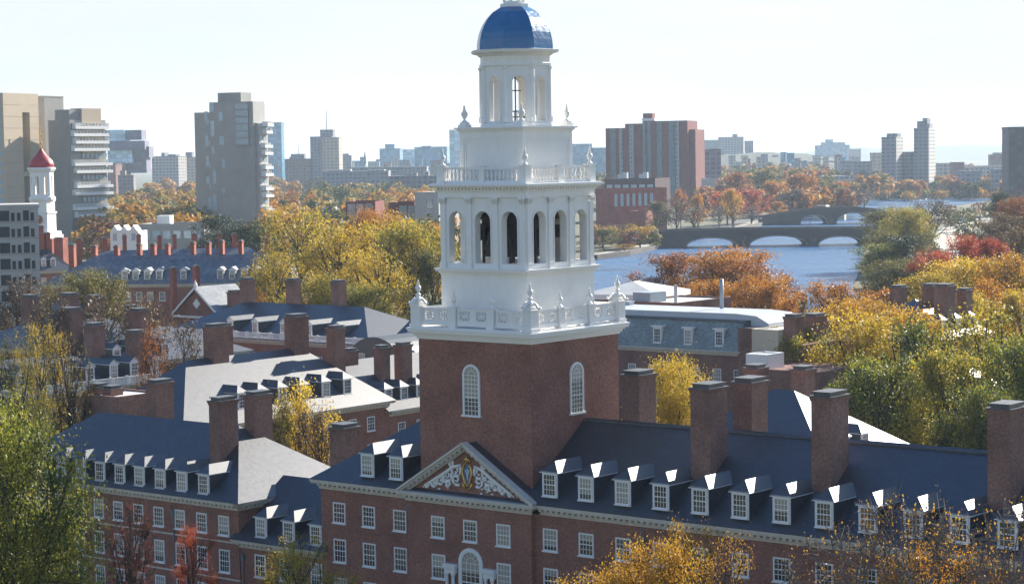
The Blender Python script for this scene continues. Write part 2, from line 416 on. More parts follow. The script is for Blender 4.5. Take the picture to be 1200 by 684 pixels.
def hill(name, x0, x1, prof, Y, depth, mat):
    b = MB(); n = 60
    P = []
    for i in range(n + 1):
        t = i / n; x = x0 + (x1 - x0) * t
        y = np.interp(x, [p[0] for p in prof], [p[1] for p in prof]) + math.sin(i * 1.7) * .25 + math.sin(i * .63) * .35
        P.append(at(x, y, Y))
    for i in range(n):
        a, c = P[i], P[i + 1]
        rows = [(-.5, 0), (-.25, .62), (0, 1), (.3, .6), (.5, 0)]
        for (d0, h0), (d1, h1) in zip(rows, rows[1:]):
            b.face([(a.x, a.y + d0 * depth, a.z * h0), (c.x, c.y + d0 * depth, c.z * h0), (c.x, c.y + d1 * depth, c.z * h1), (a.x, a.y + d1 * depth, a.z * h1)])
    return structure(name, b, mat, smooth=True)
hill('hills', 880, 1290, [(880, 186), (960, 176), (1010, 172), (1060, 176), (1110, 170), (1160, 169.5), (1210, 168), (1290, 172)], 8200, 2500, 'hill_green')
hill('hill', 800, 1100, [(800, 196), (850, 181), (900, 178), (950, 181), (1000, 189), (1100, 196)], 2700, 900, 'hill_green')

hz = MB(); hz.box(-8800, 8800, -560, 11000, -1.2, 150)
hm = bpy.data.materials.new('haze'); hm.use_nodes = True; MATS['haze'] = hm
t = hm.node_tree; t.nodes.clear(); o_ = N(t, 'ShaderNodeOutputMaterial'); pv = N(t, 'ShaderNodeVolumePrincipled')
pv.inputs['Color'].default_value = (.66, .82, 1, 1); pv.inputs['Density'].default_value = 7.0e-5; pv.inputs['Anisotropy'].default_value = .25
L(t, pv.outputs[0], o_.inputs['Volume'])
hz_o = structure('haze', hz, 'haze', 'stuff')

# ------------------------------------------------------------------ building kit (a building's front faces -y, its right side faces +x)
CACHE = {}
def win_meshes(w, h, cols=4, rows=4, head=True, frame='window_paint'):
    k = ('w', w, h, cols, rows, head, frame)
    if k in CACHE: return CACHE[k]
    b = MB(); t = .10
    b.box(-w / 2, -w / 2 + t, -.07, .0, 0, h); b.box(w / 2 - t, w / 2, -.07, .0, 0, h)
    b.box(-w / 2 + t, w / 2 - t, -.068, 0, h - t, h); b.box(-w / 2 + t, w / 2 - t, -.068, 0, 0, t * .8)
    b.box(-w / 2 + t, w / 2 - t, -.055, -.01, h * .5 - .035, h * .5 + .035)
    for i in range(1, cols):
        x = -w / 2 + t + (w - 2 * t) * i / cols; b.box(x - .016, x + .016, -.045, -.012, t, h - t)
    for j in range(1, rows):
        if j * 2 == rows: continue
        z = t + (h - 2 * t) * j / rows; b.box(-w / 2 + t, w / 2 - t, -.043, -.012, z - .016, z + .016)
    b.box(-w / 2 - .06, w / 2 + .06, -.16, -.002, -.09, -.001)
    if head: b.extrude([(-w / 2 - .02, h + .002), (w / 2 + .02, h + .002), (w / 2 + .12, h + .30), (-w / 2 - .12, h + .30)], -.018, -.001, 1)
    g_ = MB(); g_.box(-w / 2 + t * .6, w / 2 - t * .6, -.03, -.008, t * .6, h - t * .6)
    CACHE[k] = (b.mesh('window', [frame, 'brick_red']), g_.mesh('pane', ['glass']))
    return CACHE[k]
def window(parent, x, y, z, w=1.22, h=1.5, rz=0, **kw):
    a, c = win_meshes(w, h, **kw)
    o = part('window', a, None, parent, (x, y, z), rz); part('pane', c, None, o); return o

def dormer_meshes(kind, w, h, slope, slate):
    k = ('d', kind, w, h, slope, slate)
    if k in CACHE: return CACHE[k]
    W = w / 2 + .09; b = MB(); D = (h + .1) / slope + .4
    # cheeks (slate clad) and front (white)
    for s in (-1, 1):
        x0, x1 = sorted((s * (W - .08), s * W))
        b.extrude([(.02, -.5), (.02, h + .05), (D, h + .05), (D - .9, h * .5)], x0, x1, 1, axis='x')
    b.box(-W, W, -.02, .06, -.12, h + .06, 0) if kind == 'hip' else b.extrude([(-W, -.12), (W, -.12), (W, h + .06), (0, h + .06 + W * .75), (-W, h + .06)], -.02, .06, 0)
    b.box(-W - .07, W + .07, -.10, .0 - .021, h + .03, h + .13, 0) if kind == 'hip' else None
    r = MB(); e = W + .15; z0 = h + .08
    if kind == 'hip':
        rz_ = .68; y0 = -.14; ya = .58; D2 = (h + rz_) / slope + .25
        A, B_, C, D_ = (-e, y0, z0), (e, y0, z0), (0, ya, z0 + rz_), (0, D2, z0 + rz_)
        E_, F_ = (-e, D, z0), (e, D, z0)
        r.face([A, B_, C]); r.face([B_, F_, D_, C]); r.face([A, C, D_, E_])
        lo = [(p[0], p[1], p[2] - .06) for p in (A, B_, F_, E_)]
        r.face([A, lo[0], lo[1], B_], 1); r.face([B_, lo[1], lo[2], F_], 1); r.face([A, E_, lo[3], lo[0]], 1); r.face(lo, 1)
    else:
        rz_ = e * .75; D2 = (h + rz_) / slope + .25; y0 = -.12
        for s in (-1, 1):
            q = [(s * e, y0, z0), (0, y0, z0 + rz_), (0, D2, z0 + rz_), (s * e, D, z0)]
            r.face(q); lo = [(p[0], p[1], p[2] - .07) for p in q]
            r.face(lo, 1); r.face([q[0], q[1], lo[1], lo[0]], 1); r.face([q[0], q[3], lo[3], lo[0]], 1)
    CACHE[k] = (b.mesh('dormer', ['window_paint', slate]), r.mesh('dormer_roof', [slate, 'window_paint']))
    return CACHE[k]
def dormer(parent, x, y, z, w=1.1, h=1.5, rz=0, kind='hip', slope=.69, slate='slate', cols=4, rows=4):
    a, r = dormer_meshes(kind, w, h, slope, slate)
    o = part('dormer', a, None, parent, (x, y, z), rz)
    part('dormer_roof', r, None, o)
    a, c = win_meshes(w, h, cols, rows, False)
    part('window', a, None, o, (0, -.022, 0)); part('pane', c, None, o, (0, -.022, 0))
    return o

def chimney(parent, x0, x1, y0, y1, z0, z1, mat='brick_chimney', cap='slab'):
    b = MB(); b.box(x0, x1, y0, y1, z0, z1 - .28)
    b.box(x0 - .05, x1 + .05, y0 - .05, y1 + .05, z1 - .28, z1 - .14)
    b.box(x0 - .09, x1 + .09, y0 - .09, y1 + .09, z1 - .14, z1)
    b.box(x0 - .04, x1 + .04, y0 - .04, y1 + .04, z0 - .0, z0 + .02)
    o = part('chimney', b, mat, parent)
    c = MB(); c.box(x0 - .13, x1 + .13, y0 - .13, y1 + .13, z1 + .001, z1 + .07); c.box(x0 + .12, x1 - .12, y0 + .12, y1 - .12, z1 + .07, z1 + .26)
    c.box(x0 + .02, x1 - .02, y0 + .02, y1 - .02, z1 + .26, z1 + .34)
    part('chimney_cap', c, 'cap_stone', o)
    return o

def cornice_pts(b, p, q, z, out=.55, hgt=.62, dent=True, mi=0):
    """classical eave cornice from p to q (xy), outward normal to the right of travel; z is the top"""
    p, q = Vector((*p, 0)), Vector((*q, 0)); d = (q - p); Ln = d.length; d.normalize(); n = Vector((d.y, -d.x, 0))
    k = len(b.v)
    def bx(a0, a1, o0, o1, z0, z1, m_=mi):
        P = [p + d * a + n * o for a, o in ((a0, o0), (a1, o0), (a1, o1), (a0, o1))]
        kk = len(b.v); b.v += [(v.x, v.y, zz) for zz in (z0, z1) for v in P]
        b.f += [tuple(kk + i for i in qd) for qd in ((0, 3, 2, 1), (4, 5, 6, 7), (0, 1, 5, 4), (1, 2, 6, 5), (2, 3, 7, 6), (3, 0, 4, 7))]; b.m += [m_] * 6
    u = hgt / .62
    bx(-out, Ln + out, 0, out, z - .14 * u, z)
    bx(-out * .9, Ln + out * .9, 0, out * .9, z - .24 * u, z - .14 * u)
    bx(-out * .25, Ln + out * .25, 0, out * .25, z - .44 * u, z - .24 * u)
    bx(-out * .18, Ln + out * .18, 0, out * .18, z - hgt, z - .44 * u)
    if dent:
        nn = max(1, int(Ln / .46)); st = Ln / nn
        for i in range(nn): bx(i * st + .06, i * st + .27, out * .25, out * .82, z - .37 * u, z - .241 * u)

def hip_roof(b, x0, x1, y0, y1, z0, slope, hipL=True, hipR=True, hipF=True, hipB=True, along='x', mi=0, over=.6):
    """eave outline given with overhang included"""
    if along == 'x':
        r = (y1 - y0) / 2; zr = z0 + r * slope; ym = (y0 + y1) / 2
        a = (x0 + (r if hipL else 0), ym, zr); c = (x1 - (r if hipR else 0), ym, zr)
        b.face([(x0, y0, z0), (x1, y0, z0), c, a], mi); b.face([(x1, y1, z0), (x0, y1, z0), a, c], mi)
        b.face([(x0, y1, z0), (x0, y0, z0), a], mi if hipL else 1); b.face([(x1, y0, z0), (x1, y1, z0), c], mi if hipR else 1)
    else:
        r = (x1 - x0) / 2; zr = z0 + r * slope; xm = (x0 + x1) / 2
        a = (xm, y0 + (r if hipF else 0), zr); c = (xm, y1 - (r if hipB else 0), zr)
        b.face([(x0, y0, z0), (x0, y1, z0), c, a], mi); b.face([(x1, y1, z0), (x1, y0, z0), a, c], mi)
        b.face([(x0, y0, z0), (x1, y0, z0), a], mi if hipF else 1); b.face([(x0, y1, z0), (x1, y1, z0), c], mi if hipB else 1)
    b.face([(x0, y0, z0 - .02), (x0, y1, z0 - .02), (x1, y1, z0 - .02), (x1, y0, z0 - .02)], mi)
    return zr

def balustrade(parent, p, q, z, h=1.0, step=2.4, style='slots', mat='white_paint', name='balustrade'):
    """a run of posts and openwork panels, one part"""
    p, q = Vector((*p, 0)), Vector((*q, 0)); d = q - p; Ln = d.length; d.normalize(); n = max(1, round(Ln / step)); st = Ln / n
    b = MB(); pw = .2
    for i in range(n + 1): b.box(i * st - pw, i * st + pw, -.14, .14, 0, h + .1)
    for i in range(n):
        a, c = i * st + pw, (i + 1) * st - pw
        b.box(a, c, -.07, .07, .0, .28); b.box(a, c, -.09, .09, h - .12, h)
        if style == 'slots':
            k = int((c - a) / .26)
            b.box(a, a + .25, -.05, .05, .28, h - .12); b.box(c - .25, c, -.05, .05, .28, h - .12)
            for j in range(k):
                x = a + .25 + (c - a - .5) * (j + .5) / k; b.box(x - .045, x + .045, -.04, .04, .28, h - .12)
    M = Matrix.Translation((p.x, p.y, z)) @ Matrix.Rotation(math.atan2(d.y, d.x), 4, 'Z'); b.xform(M)
    return part(name, b, mat, parent)

def downpipe(parent, x, y, z0, z1):
    b = MB(); b.bars([(x, y - .09, z0), (x, y - .09, z1 - .9)], .055, 6); b.box(x - .13, x + .13, y - .22, y - .001, z1 - 1.1, z1 - .7)
    b.bars([(x, y - .1, z1 - .72), (x, y - .3, z1 - .25)], .05, 6)
    return part('downpipe', b, 'lead_pipe', parent)

def house(name, label, lx, ly, W, D, E, slope=.69, along='x', hips=(1, 1, 1, 1), rot=-ANG, loc=None, group=None, wins=(), ewins=(), dorm=(), edorm=(),
          chims=(), bal=None, slate='slate', brick='brick_red', dent=True, cat='building', band=(), dkind='hip', dorm_z=.55, dh=1.45, whead=True, dset=.5, flat=False, chim_mat='brick_chimney', cornh=.62):
    """wins: (z, h, [x...]) rows on the front; ewins the same on the right side, dorm/edorm: positions of dormers"""
    t_ = thing(name, label, cat, loc if loc else tuple(LW(lx, ly)), rot, group)
    b = MB(); b.box(0, W, 0, D, -.3, E - cornh)
    for z in band: b.box(-.03, W + .03, -.03, D + .03, z, z + .12, 1)
    part('wall', b, [brick, 'limestone'], t_)
    c = MB()
    for p, q in (((0, 0), (W, 0)), ((W, 0), (W, D)), ((W, D), (0, D)), ((0, D), (0, 0))): cornice_pts(c, p, q, E, dent=dent and p[1] * q[1] == 0 or dent and p[0] == W, hgt=cornh)
    part('cornice', c, 'limestone', t_)
    r = MB(); o = .6
    if flat: r.box(-o * .8, W + o * .8, -o * .8, D + o * .8, E + .001, E + .12)
    else: hip_roof(r, -o, W + o, -o, D + o, E + .03, slope, *hips, along=along)
    part('roof', r, [slate if not flat else 'flat_roof', brick], t_)
    for z, h, xs, *ww in wins:
        for x in xs: window(t_, x, -.001, z, ww[0] if ww else 1.15, h, head=whead)
    for z, h, ys, *ww in ewins:
        for y in ys: window(t_, W + .001, y, z, ww[0] if ww else 1.15, h, rz=math.pi / 2, head=whead)
    zd = E + slope * (dset + .6) - .05
    for x in dorm: dormer(t_, x, dset, zd, 1.05, dh, 0, dkind, slope, slate)
    for y in edorm: dormer(t_, W - dset, y, zd, 1.05, dh, math.pi / 2, dkind, slope, slate)
    for x, y, a, d, z1 in chims: chimney(t_, x - a / 2, x + a / 2, y - d / 2, y + d / 2, E, z1, chim_mat)
    if bal:
        for p, q in bal: balustrade(t_, p, q, E + .03, .95)
    return t_

def rng(a, st, n): return [a + st * i for i in range(n)]

# ------------------------------------------------------------------ the main range with its pediment
main = thing('college_hall', 'long brick hall with dark slate roof, dormers and a white pediment below the bell tower', 'building', tuple(LW(0, 0)), -ANG)
XL, XR, EV, YB, SLP = -19.9, 58., 12.72, 13.4, .69
b = MB()
b.box(XL, -11.1, 0, YB, -.3, EV - .7); b.box(-11.1, -.001, -.4, YB - .01, -.3, EV - .71); b.box(0, XR, 0, YB, -.3, EV - .7)
for z in (9.17, 3.5): b.box(XL - .02, -11.12, -.03, 0, z, z + .10, 1); b.box(-11.08, -.02, -.43, -.4, z, z + .10, 1); b.box(.02, XR, -.03, 0, z, z + .10, 1)
b.extrude([(-11.3, EV - .02), (.2, EV - .02), (-5.55, EV + 3.3)], -.30, .6)
part('wall', b, ['brick_red', 'brick_chimney'], main)
c = MB()
cornice_pts(c, (XL, 0), (-11.1 - .6, 0), EV, .58, .7); cornice_pts(c, (-11.1, -.4), (-0, -.4), EV, .6, .71); cornice_pts(c, (.62, 0), (XR, 0), EV, .58, .7); cornice_pts(c, (XL, YB), (XL, 0), EV, .55, .7)
part('cornice', c, 'limestone', main)
r = MB(); hip_roof(r, XL - .6, XR + .6, -.6, YB + .6, EV + .03, SLP, True, True, along='x')
# the small gable roof behind the pediment
px_, pz, py0, hw = -5.55, EV + 3.72, -.98, 6.12
for s in (-1, 1):
    r.face([(px_, py0, pz), (px_, 5.2, pz), (px_ + s * hw, 5.2 if 0 else -.3, EV + .06), (px_ + s * hw, py0, EV + .06)])
part('roof', r, ['slate', 'brick_red'], main)
r = MB(); r.bars([(XL + 6.4, 6.4, EV + 4.9), (XR - 6.4, 6.4, EV + 4.9)], .09, 6)
part('ridge_cap', r, 'cap_stone', main)
# raking cornice of the pediment
p_ = MB()
for s in (-1, 1):
    L_ = math.hypot(hw, pz - EV); a_ = math.atan2(pz - EV, hw)
    q = MB(); q.box(0, L_, -.62, .0, -.16, 0); q.box(0, L_, -.5, -.02, -.30, -.16); q.box(.1, L_, -.2, -.02, -.52, -.30)
    n_ = int(L_ / .46)
    for i in range(2, n_): q.box(i * .46, i * .46 + .2, -.46, -.2, -.42, -.301)
    M = Matrix.Translation((px_ + s * (hw), py0 + .62, EV + .1)) @ Matrix.Scale(-s, 4, (1, 0, 0)) @ Matrix.Rotation(-a_, 4, 'Y')
    q.xform(M); k = len(p_.v); p_.v += q.v; p_.f += [tuple(k + i for i in f) for f in q.f]; p_.m += q.m
o = part('pediment', p_, 'limestone', main)
f_ = MB(); f_.box(-11.1, 0, -.98, -.3, EV + .001, EV + .05); part('ledge_flashing', f_, 'lead_flat', o)
# carved white scrollwork with the gilt shield
s_ = MB()
def scroll(cx, cz, r0, turns, dirn, start, w0=.10, y=-.34):
    P = []
    for i in range(26):
        t = i / 25; a = start + dirn * turns * 2 * math.pi * t; rr = r0 * (1 - .82 * t); P.append((cx + rr * math.cos(a), y - .05 * math.sin(t * 3), cz + rr * math.sin(a)))
    s_.bars(P, [w0 * (1 - .45 * i / 25) for i in range(26)], 6)
for s in (-1, 1):
    for dx, dz, rr, tn, st in ((1.05, 1.45, .48, 1.5, 2.5), (1.0, .82, .40, 1.3, -2.2), (1.85, 1.05, .44, 1.6, 2.7), (2.5, .66, .36, 1.4, 2.2), (3.1, .42, .30, 1.5, 2.6), (1.7, .45, .26, 1.2, -1.5), (1.5, 1.9, .22, 1.1, 2), (3.75, .22, .2, 1.1, 2.2)):
        scroll(px_ + s * dx, EV + .28 + dz, rr, tn, s, st if s > 0 else math.pi - st, .115)
    s_.bars([(px_ + s * .6, -.36, EV + 2.15), (px_ + s * 1.3, -.38, EV + 1.95), (px_ + s * 2.0, -.38, EV + 1.5), (px_ + s * 2.9, -.38, EV + 1.0), (px_ + s * 3.6, -.38, EV + .62), (px_ + s * 4.1, -.36, EV + .32)], [.08, .13, .14, .13, .11, .06], 6)
    for j in range(9):
        a = R.uniform(.8, 3.4); zz = EV + .25 + R.uniform(.05, max(.15, 2.1 - a * .52)); s_.lathe([(.02, -.07), (.10, -.04), (.11, .04), (.02, .07)], 6, (0, 0)); k = len(s_.v) - 24
        for i in range(k, len(s_.v)): v = s_.v[i]; s_.v[i] = (v[0] + px_ + s * a, v[1] - .36, v[2] + zz)
crest = part('coat_of_arms', s_, 'white_paint', main, smooth=True, label='white carved scrollwork round a gilt shield on the pediment')
g1 = MB(); ring = [(px_ + .36 * math.sin(a) * (1.15 if math.cos(a) > -.2 else .9), -.42, EV + 1.55 + .78 * math.cos(a)) for a in [i * math.pi / 12 for i in range(25)]]
g1.bars(ring, .075, 6)
g1.bars([(px_ - .3, -.42, EV + 2.42), (px_ - .12, -.44, EV + 2.6), (px_ + .12, -.44, EV + 2.6), (px_ + .3, -.42, EV + 2.42)], .07, 6); g1.bars([(px_, -.44, EV + 2.3), (px_, -.44, EV + 2.9)], [.12, .03], 6)
for s in (-1, 1): g1.bars([(px_ + s * .42, -.4, EV + .95), (px_ + s * .3, -.42, EV + .62), (px_, -.42, EV + .45)], .08, 6)
part('gilt_frame', g1, 'gold_leaf', crest, smooth=True)
g2 = MB(); g2.extrude([(px_ + .33 * math.sin(a), EV + 1.55 + .72 * math.cos(a)) for a in [i * math.pi / 9 for i in range(18)]], -.38, -.31); part('shield', g2, 'shield_blue', crest)
g3 = MB()
g3.bars([(px_ - .16, -.385, EV + 1.85), (px_, -.39, EV + 1.35), (px_ + .16, -.385, EV + 1.85)], .045, 5); g3.bars([(px_, -.39, EV + 1.15), (px_, -.39, EV + 1.95)], .035, 5); part('shield_device', g3, 'white_paint', crest)
# windows
for z, h in ((9.63, 1.5), (6.75, 1.7), (3.9, 1.7)):
    for x in (-18.05, -15.15, -12.15): window(main, x, -.001, z, 1.22, h)
    for x in (-8.25, -5.33, -2.4):
        if z < 9 and abs(x + 5.33) < .1: continue
        window(main, x, -.401, z, 1.22, h)
    for x in rng(1.32, 3.0, 17): window(main, x, -.001, z, 1.22, h)
for x in [-15.2, -12.45] + rng(1.32, 3.0, 18): dormer(main, x, -.0, 13.34, 1.1, 1.52)
for x0, x1, y0, y1 in ((10.9, 12.4, 2.6, 4.66), (19.9, 21.3, 2.6, 4.8), (31.8, 33.25, 2.6, 4.75), (2.3, 3.75, 7., 8.95), (11.3, 12.8, 7., 9.), (43.5, 45, 2.6, 4.7)):
    chimney(main, x0, x1, y0, y1, 13.5, 20.85)
for x, z1 in ((-11.28, 12.3), (9.0, 12.2), (36.2, 12.2)): downpipe(main, x, -.0, 0, z1)
# the arched centre window with its stone surround
def arch_outline(w, h, n=14):
    r_ = w / 2; return [(-r_, 0), (r_, 0)] + [(r_ * math.cos(a), h - r_ + r_ * math.sin(a)) for a in [math.pi * i / n for i in range(n + 1)]]
def arch_ring(b, w, h, t, y0, y1, n=16, mi=0, base=0.):
    r0, r1 = w / 2, w / 2 + t; zc = h - r0
    b.box(-r1, -r0, y0, y1, base, zc, mi); b.box(r0, r1, y0, y1, base, zc, mi)
    for i in range(n):
        a, c = math.pi * i / n, math.pi * (i + 1) / n
        q = [(r0 * math.cos(a), zc + r0 * math.sin(a)), (r1 * math.cos(a), zc + r1 * math.sin(a)), (r1 * math.cos(c), zc + r1 * math.sin(c)), (r0 * math.cos(c), zc + r0 * math.sin(c))]
        b.extrude(q, y0, y1, mi)
def arch_window(parent, x, y, z, w, h, rz=0, cols=4, rows=8, t=.16, sill=True, name='window'):
    b = MB(); arch_ring(b, w, h, t, -.10, 0); zc = h - w / 2
    b.box(-w / 2 - t - .08, w / 2 + t + .08, -.2, -.0, -.14, .0) if sill else None
    for i in range(1, cols): xx = -w / 2 + w * i / cols; b.box(xx - .02, xx + .02, -.05, -.012, 0, zc + (.0 if cols > 2 else .1))
    for j in range(1, rows + 1): zz = zc * j / rows; e = .045 if j == rows // 2 else .02; b.box(-w / 2, w / 2, -.048, -.012, zz - e, zz + e)
    for rr in (.5,): 
        P = [(w / 2 * rr * math.cos(a), -.03, zc + w / 2 * rr * math.sin(a)) for a in [math.pi * i / 10 for i in range(11)]]; b.bars(P, .022, 4)
    for k in range(1, 6):
        a = math.pi * k / 6; b.bars([(w * .25 * math.cos(a), -.03, zc + w * .25 * math.sin(a)), (w * .5 * math.cos(a), -.03, zc + w * .5 * math.sin(a))], .02, 4)
    o = part(name, b, 'window_paint', parent, (x, y, z), rz)
    g_ = MB(); g_.extrude(arch_outline(w, h), -.03, -.008); part('pane', g_, 'glass', o); return o
aw = arch_window(main, -5.33, -.402, 5.9, 1.55, 3.0, cols=4, rows=5, t=.3)
for s in (-1, 1):
    s_ = MB(); s_.box(s * 1.75 - .55, s * 1.75 + .55, -.38, -.0, 1.75, 2.05); s_.box(s * 1.75 - .48, s * 1.75 + .48, -.28, -.0, 1.4, 1.75)
    for dx in (-.28, .28): s_.lathe([(.13, -.6), (.11, 1.2), (.16, 1.25), (.16, 1.4)], 8, (s * 1.75 + dx, -.2))
    part('stone_surround', s_, 'window_paint', aw)

# ------------------------------------------------------------------ bell tower
TC = (-5.65, 5.65)
tw = thing('bell_tower', 'tall brick bell tower with white belfry, balustrades, urns and a bright blue dome', 'tower', tuple(LW(*TC)), -ANG)
HB = 5.02
def sq(b, h, z0, z1, mi=0): b.box(-h, h, -h, h, z0, z1, mi)
b = MB(); sq(b, HB, 11.5, 23.45); part('brick_shaft', b, 'brick_red', tw)
for rz, off in ((0, -.22), (math.pi / 2, 0.), (math.pi, 0), (-math.pi / 2, 0)):
    M = Matrix.Rotation(rz, 4, 'Z') @ Vector((off, -HB - .001, 18.25)); arch_window(tw, M.x, M.y, M.z, 1.22, 3.35, rz, cols=4, rows=9, t=.16)
b = MB()
for h, z0, z1 in ((HB + .10, 23.35, 23.5), (HB + .22, 23.5, 23.68), (HB + .36, 23.68, 23.82), (HB + .55, 23.82, 24.0), (HB + .62, 24.0, 24.14), (HB + .40, 24.14, 24.22)): sq(b, h, z0, z1)
part('lower_cornice', b, 'white_paint', tw)
# lower balustrade with lattice panels
HP = HB - .02
def lattice(b, x0, x1, z0, z1, y, t=.05):
    mx_, mz, u = (x0 + x1) / 2, (z0 + z1) / 2, .028
    b.box(x0, x1, y - t, y + t, z0, z0 + .05); b.box(x0, x1, y - t, y + t, z1 - .05, z1); b.box(x0, x0 + .05, y - t, y + t, z0 + .05, z1 - .05); b.box(x1 - .05, x1, y - t, y + t, z0 + .05, z1 - .05)
    b.box(mx_ - u, mx_ + u, y - t * .7, y + t * .7, z0 + .05, z1 - .05); b.box(x0 + .05, x1 - .05, y - t * .66, y + t * .66, mz - u, mz + u)
    for (a, c) in (((x0, z0), (x1, z1)), ((x0, z1), (x1, z0))): b.bars([(a[0], y, a[1]), (c[0], y, c[1])], .04, 4)
    q = .5
    P = [(mx_ + (x1 - x0) / 2 * q * math.cos(a), y, mz + (z1 - z0) / 2 * q * math.sin(a)) for a in [i * math.pi / 2 for i in range(5)]]; b.bars(P, .035, 4)
    b.box(x0 + .2, x0 + .25, y - t * .6, y + t * .6, z0 + .05, z1 - .05); b.box(x1 - .25, x1 - .2, y - t * .6, y + t * .6, z0 + .05, z1 - .05)
urn_p = [(.0, 0), (.20, 0), (.20, .07), (.10, .14), (.07, .22), (.15, .34), (.21, .50), (.19, .62), (.10, .68), (.12, .74), (.06, .86), (.085, .95), (.04, 1.04), (.0, 1.16)]
ub = MB(); ub.lathe([(r_, z) for r_, z in urn_p if r_ > 0 or z > .5], 12); URN = ub.mesh('urn', ['white_paint'], True)
pb = MB(); pb.box(-.36, .36, -.36, .36, 0, .18); pb.box(-.27, .27, -.27, .27, .18, .42); pb.lathe([(.3, .42), (.22, .5), (.13, .62), (.22, .78)], 10)
for s in (0, 1, 2, 3):   # little scroll volutes leaning on the corner urn's pedestal
    a = s * math.pi / 2; k = len(pb.v)
    pb.bars([(.3, 0, .46), (.52, 0, .34), (.7, 0, .12), (.9, 0, .16), (.84, 0, .26)], [.12, .1, .09, .08, .04], 6); pb.xform(Matrix.Rotation(a, 4, 'Z'), k)
PED = pb.mesh('urn_pedestal', ['white_paint'])
for k in range(4):
    rz = k * math.pi / 2; M = Matrix.Rotation(rz, 4, 'Z')
    xs = [-HP, -HP + 3.28, -HP + 6.7, HP]
    for i in range(3):
        x0, x1 = xs[i] + .32 * (1 + (i == 0) * .3), xs[i + 1] - .32
        b = MB(); b.box(x0, x1, -HP - .10, -HP + .10, 24.36, 24.68); b.box(x0, x1, -HP - .10, -HP + .10, 25.42, 25.56); mxx = (x0 + x1) / 2
        b.box(mxx - .08, mxx + .08, -HP - .07, -HP + .07, 24.68, 25.42)
        for a, c in ((x0, mxx - .08), (mxx + .08, x1)):
            b.box(a, a + .16, -HP - .07, -HP + .07, 24.68, 25.42); b.box(c - .16, c, -HP - .07, -HP + .07, 24.68, 25.42); lattice(b, a + .16, c - .16, 24.68, 25.42, -HP)
        b.xform(M); part('lattice_panel', b, 'white_paint', tw)
    for i, x in enumerate(xs[:3]):
        w_ = .42 if i == 0 else .27
        b = MB(); b.box(x - w_, x + w_, -HP - w_ * .9, -HP + w_ * .9, 24.22, 25.6); b.box(x - w_ - .05, x + w_ + .05, -HP - w_ * .9 - .05, -HP + w_ * .9 + .05, 25.6, 25.68); b.box(x - w_ - .06, x + w_ + .06, -HP - w_ - .06, -HP + w_, 24.221, 24.4)
        b.xform(M); po = part('balustrade_post', b, 'white_paint', tw)
        P = M @ Vector((x, -HP, 25.68))
        if i == 0: part('urn_pedestal', PED, None, po, P, rz); part('urn', URN, None, po, P + Vector((0, 0, .7)), 0)
        else: part('urn', URN, None, po, P, 0)
# white drum
b = MB(); sq(b, 3.84, 24.22, 27.9); part('drum', b, 'white_paint', tw)
b = MB()
for h, z0, z1 in ((3.88, 27.8, 27.93), (3.98, 27.93, 28.06), (4.14, 28.06, 28.2), (4.2, 28.2, 28.28)): sq(b, h, z0, z1)
part('belfry_ledge', b, 'white_paint', tw)
# belfry: arcaded walls, three arches a side
def arcade(b, xs, w, zb, zt, x0, x1, z0, z1, y0, y1, n=12, mi=0):
    """wall from x0..x1, z0..z1 with round headed openings centred at xs"""
    edges = [x0] + [e for x in xs for e in (x - w / 2, x + w / 2)] + [x1]
    for i in range(0, len(edges), 2): b.box(edges[i], edges[i + 1], y0, y1, z0, z1, mi)
    for x in xs:
        if zb > z0: b.box(x - w / 2, x + w / 2, y0, y1, z0, zb, mi)
        zc = zt - w / 2
        for j in range(n):
            a, c = math.pi * j / n, math.pi * (j + 1) / n
            b.extrude([(x + w / 2 * math.cos(a), zc + w / 2 * math.sin(a)), (x + w / 2 * math.cos(a), z1), (x + w / 2 * math.cos(c), z1), (x + w / 2 * math.cos(c), zc + w / 2 * math.sin(c))], y0, y1, mi)
HBF = 3.80
for k in range(4):
    M = Matrix.Rotation(k * math.pi / 2, 4, 'Z'); xs = [-2.36, 0.0, 2.36]
    b = MB(); arcade(b, xs, 1.38, 28.66, 32.25, -HBF, HBF - .55, 28.28, 33.2, -HBF, -HBF + .55)
    for x in xs: 
        k0 = len(b.v); arch_ring(b, 1.38, 3.59, .09, -.05, -.002); b.xform(Matrix.Translation((x, -HBF, 28.66)), k0)
    b.xform(M); part('belfry_wall', b, 'white_paint', tw)
    for x in (-3.55, -1.18, 1.18, 3.55):
        b = MB(); w_ = .20
        b.box(x - w_, x + w_, -HBF - .12, -HBF - .001, 28.7, 32.72); b.box(x - w_ - .05, x + w_ + .05, -HBF - .18, -HBF, 28.282, 28.7); 
        b.box(x - w_ - .02, x + w_ + .02, -HBF - .15, -HBF, 32.72, 32.78)
        for q in (-1, 0, 1): b.bars([(x + q * .14, -HBF - .15, 32.80), (x + q * .2, -HBF - .22, 33.0), (x + q * .24, -HBF - .26, 33.1)], [.05, .08, .07], 6)
        b.box(x - w_ - .08, x + w_ + .08, -HBF - .26, -HBF, 33.1, 33.2); b.xform(M); part('pilaster', b, 'white_paint', tw)
b = MB()
for h, z0, z1 in ((3.93, 33.2, 33.32), (3.9, 33.32, 33.62), (3.97, 33.62, 33.72), (4.2, 33.86, 33.98), (4.42, 33.98, 34.12), (4.3, 34.12, 34.17)): sq(b, h, z0, z1)
sq(b, 3.99, 33.72, 33.86)
for k in range(4):
    M = Matrix.Rotation(k * math.pi / 2, 4, 'Z'); n_ = 26; k0 = len(b.v)
    for i in range(n_): x = -4.02 + 8.04 * (i + .5) / n_; b.box(x - .08, x + .08, -4.12, -3.99, 33.73, 33.855)
    b.xform(M, k0)
part('belfry_cornice', b, 'white_paint', tw)
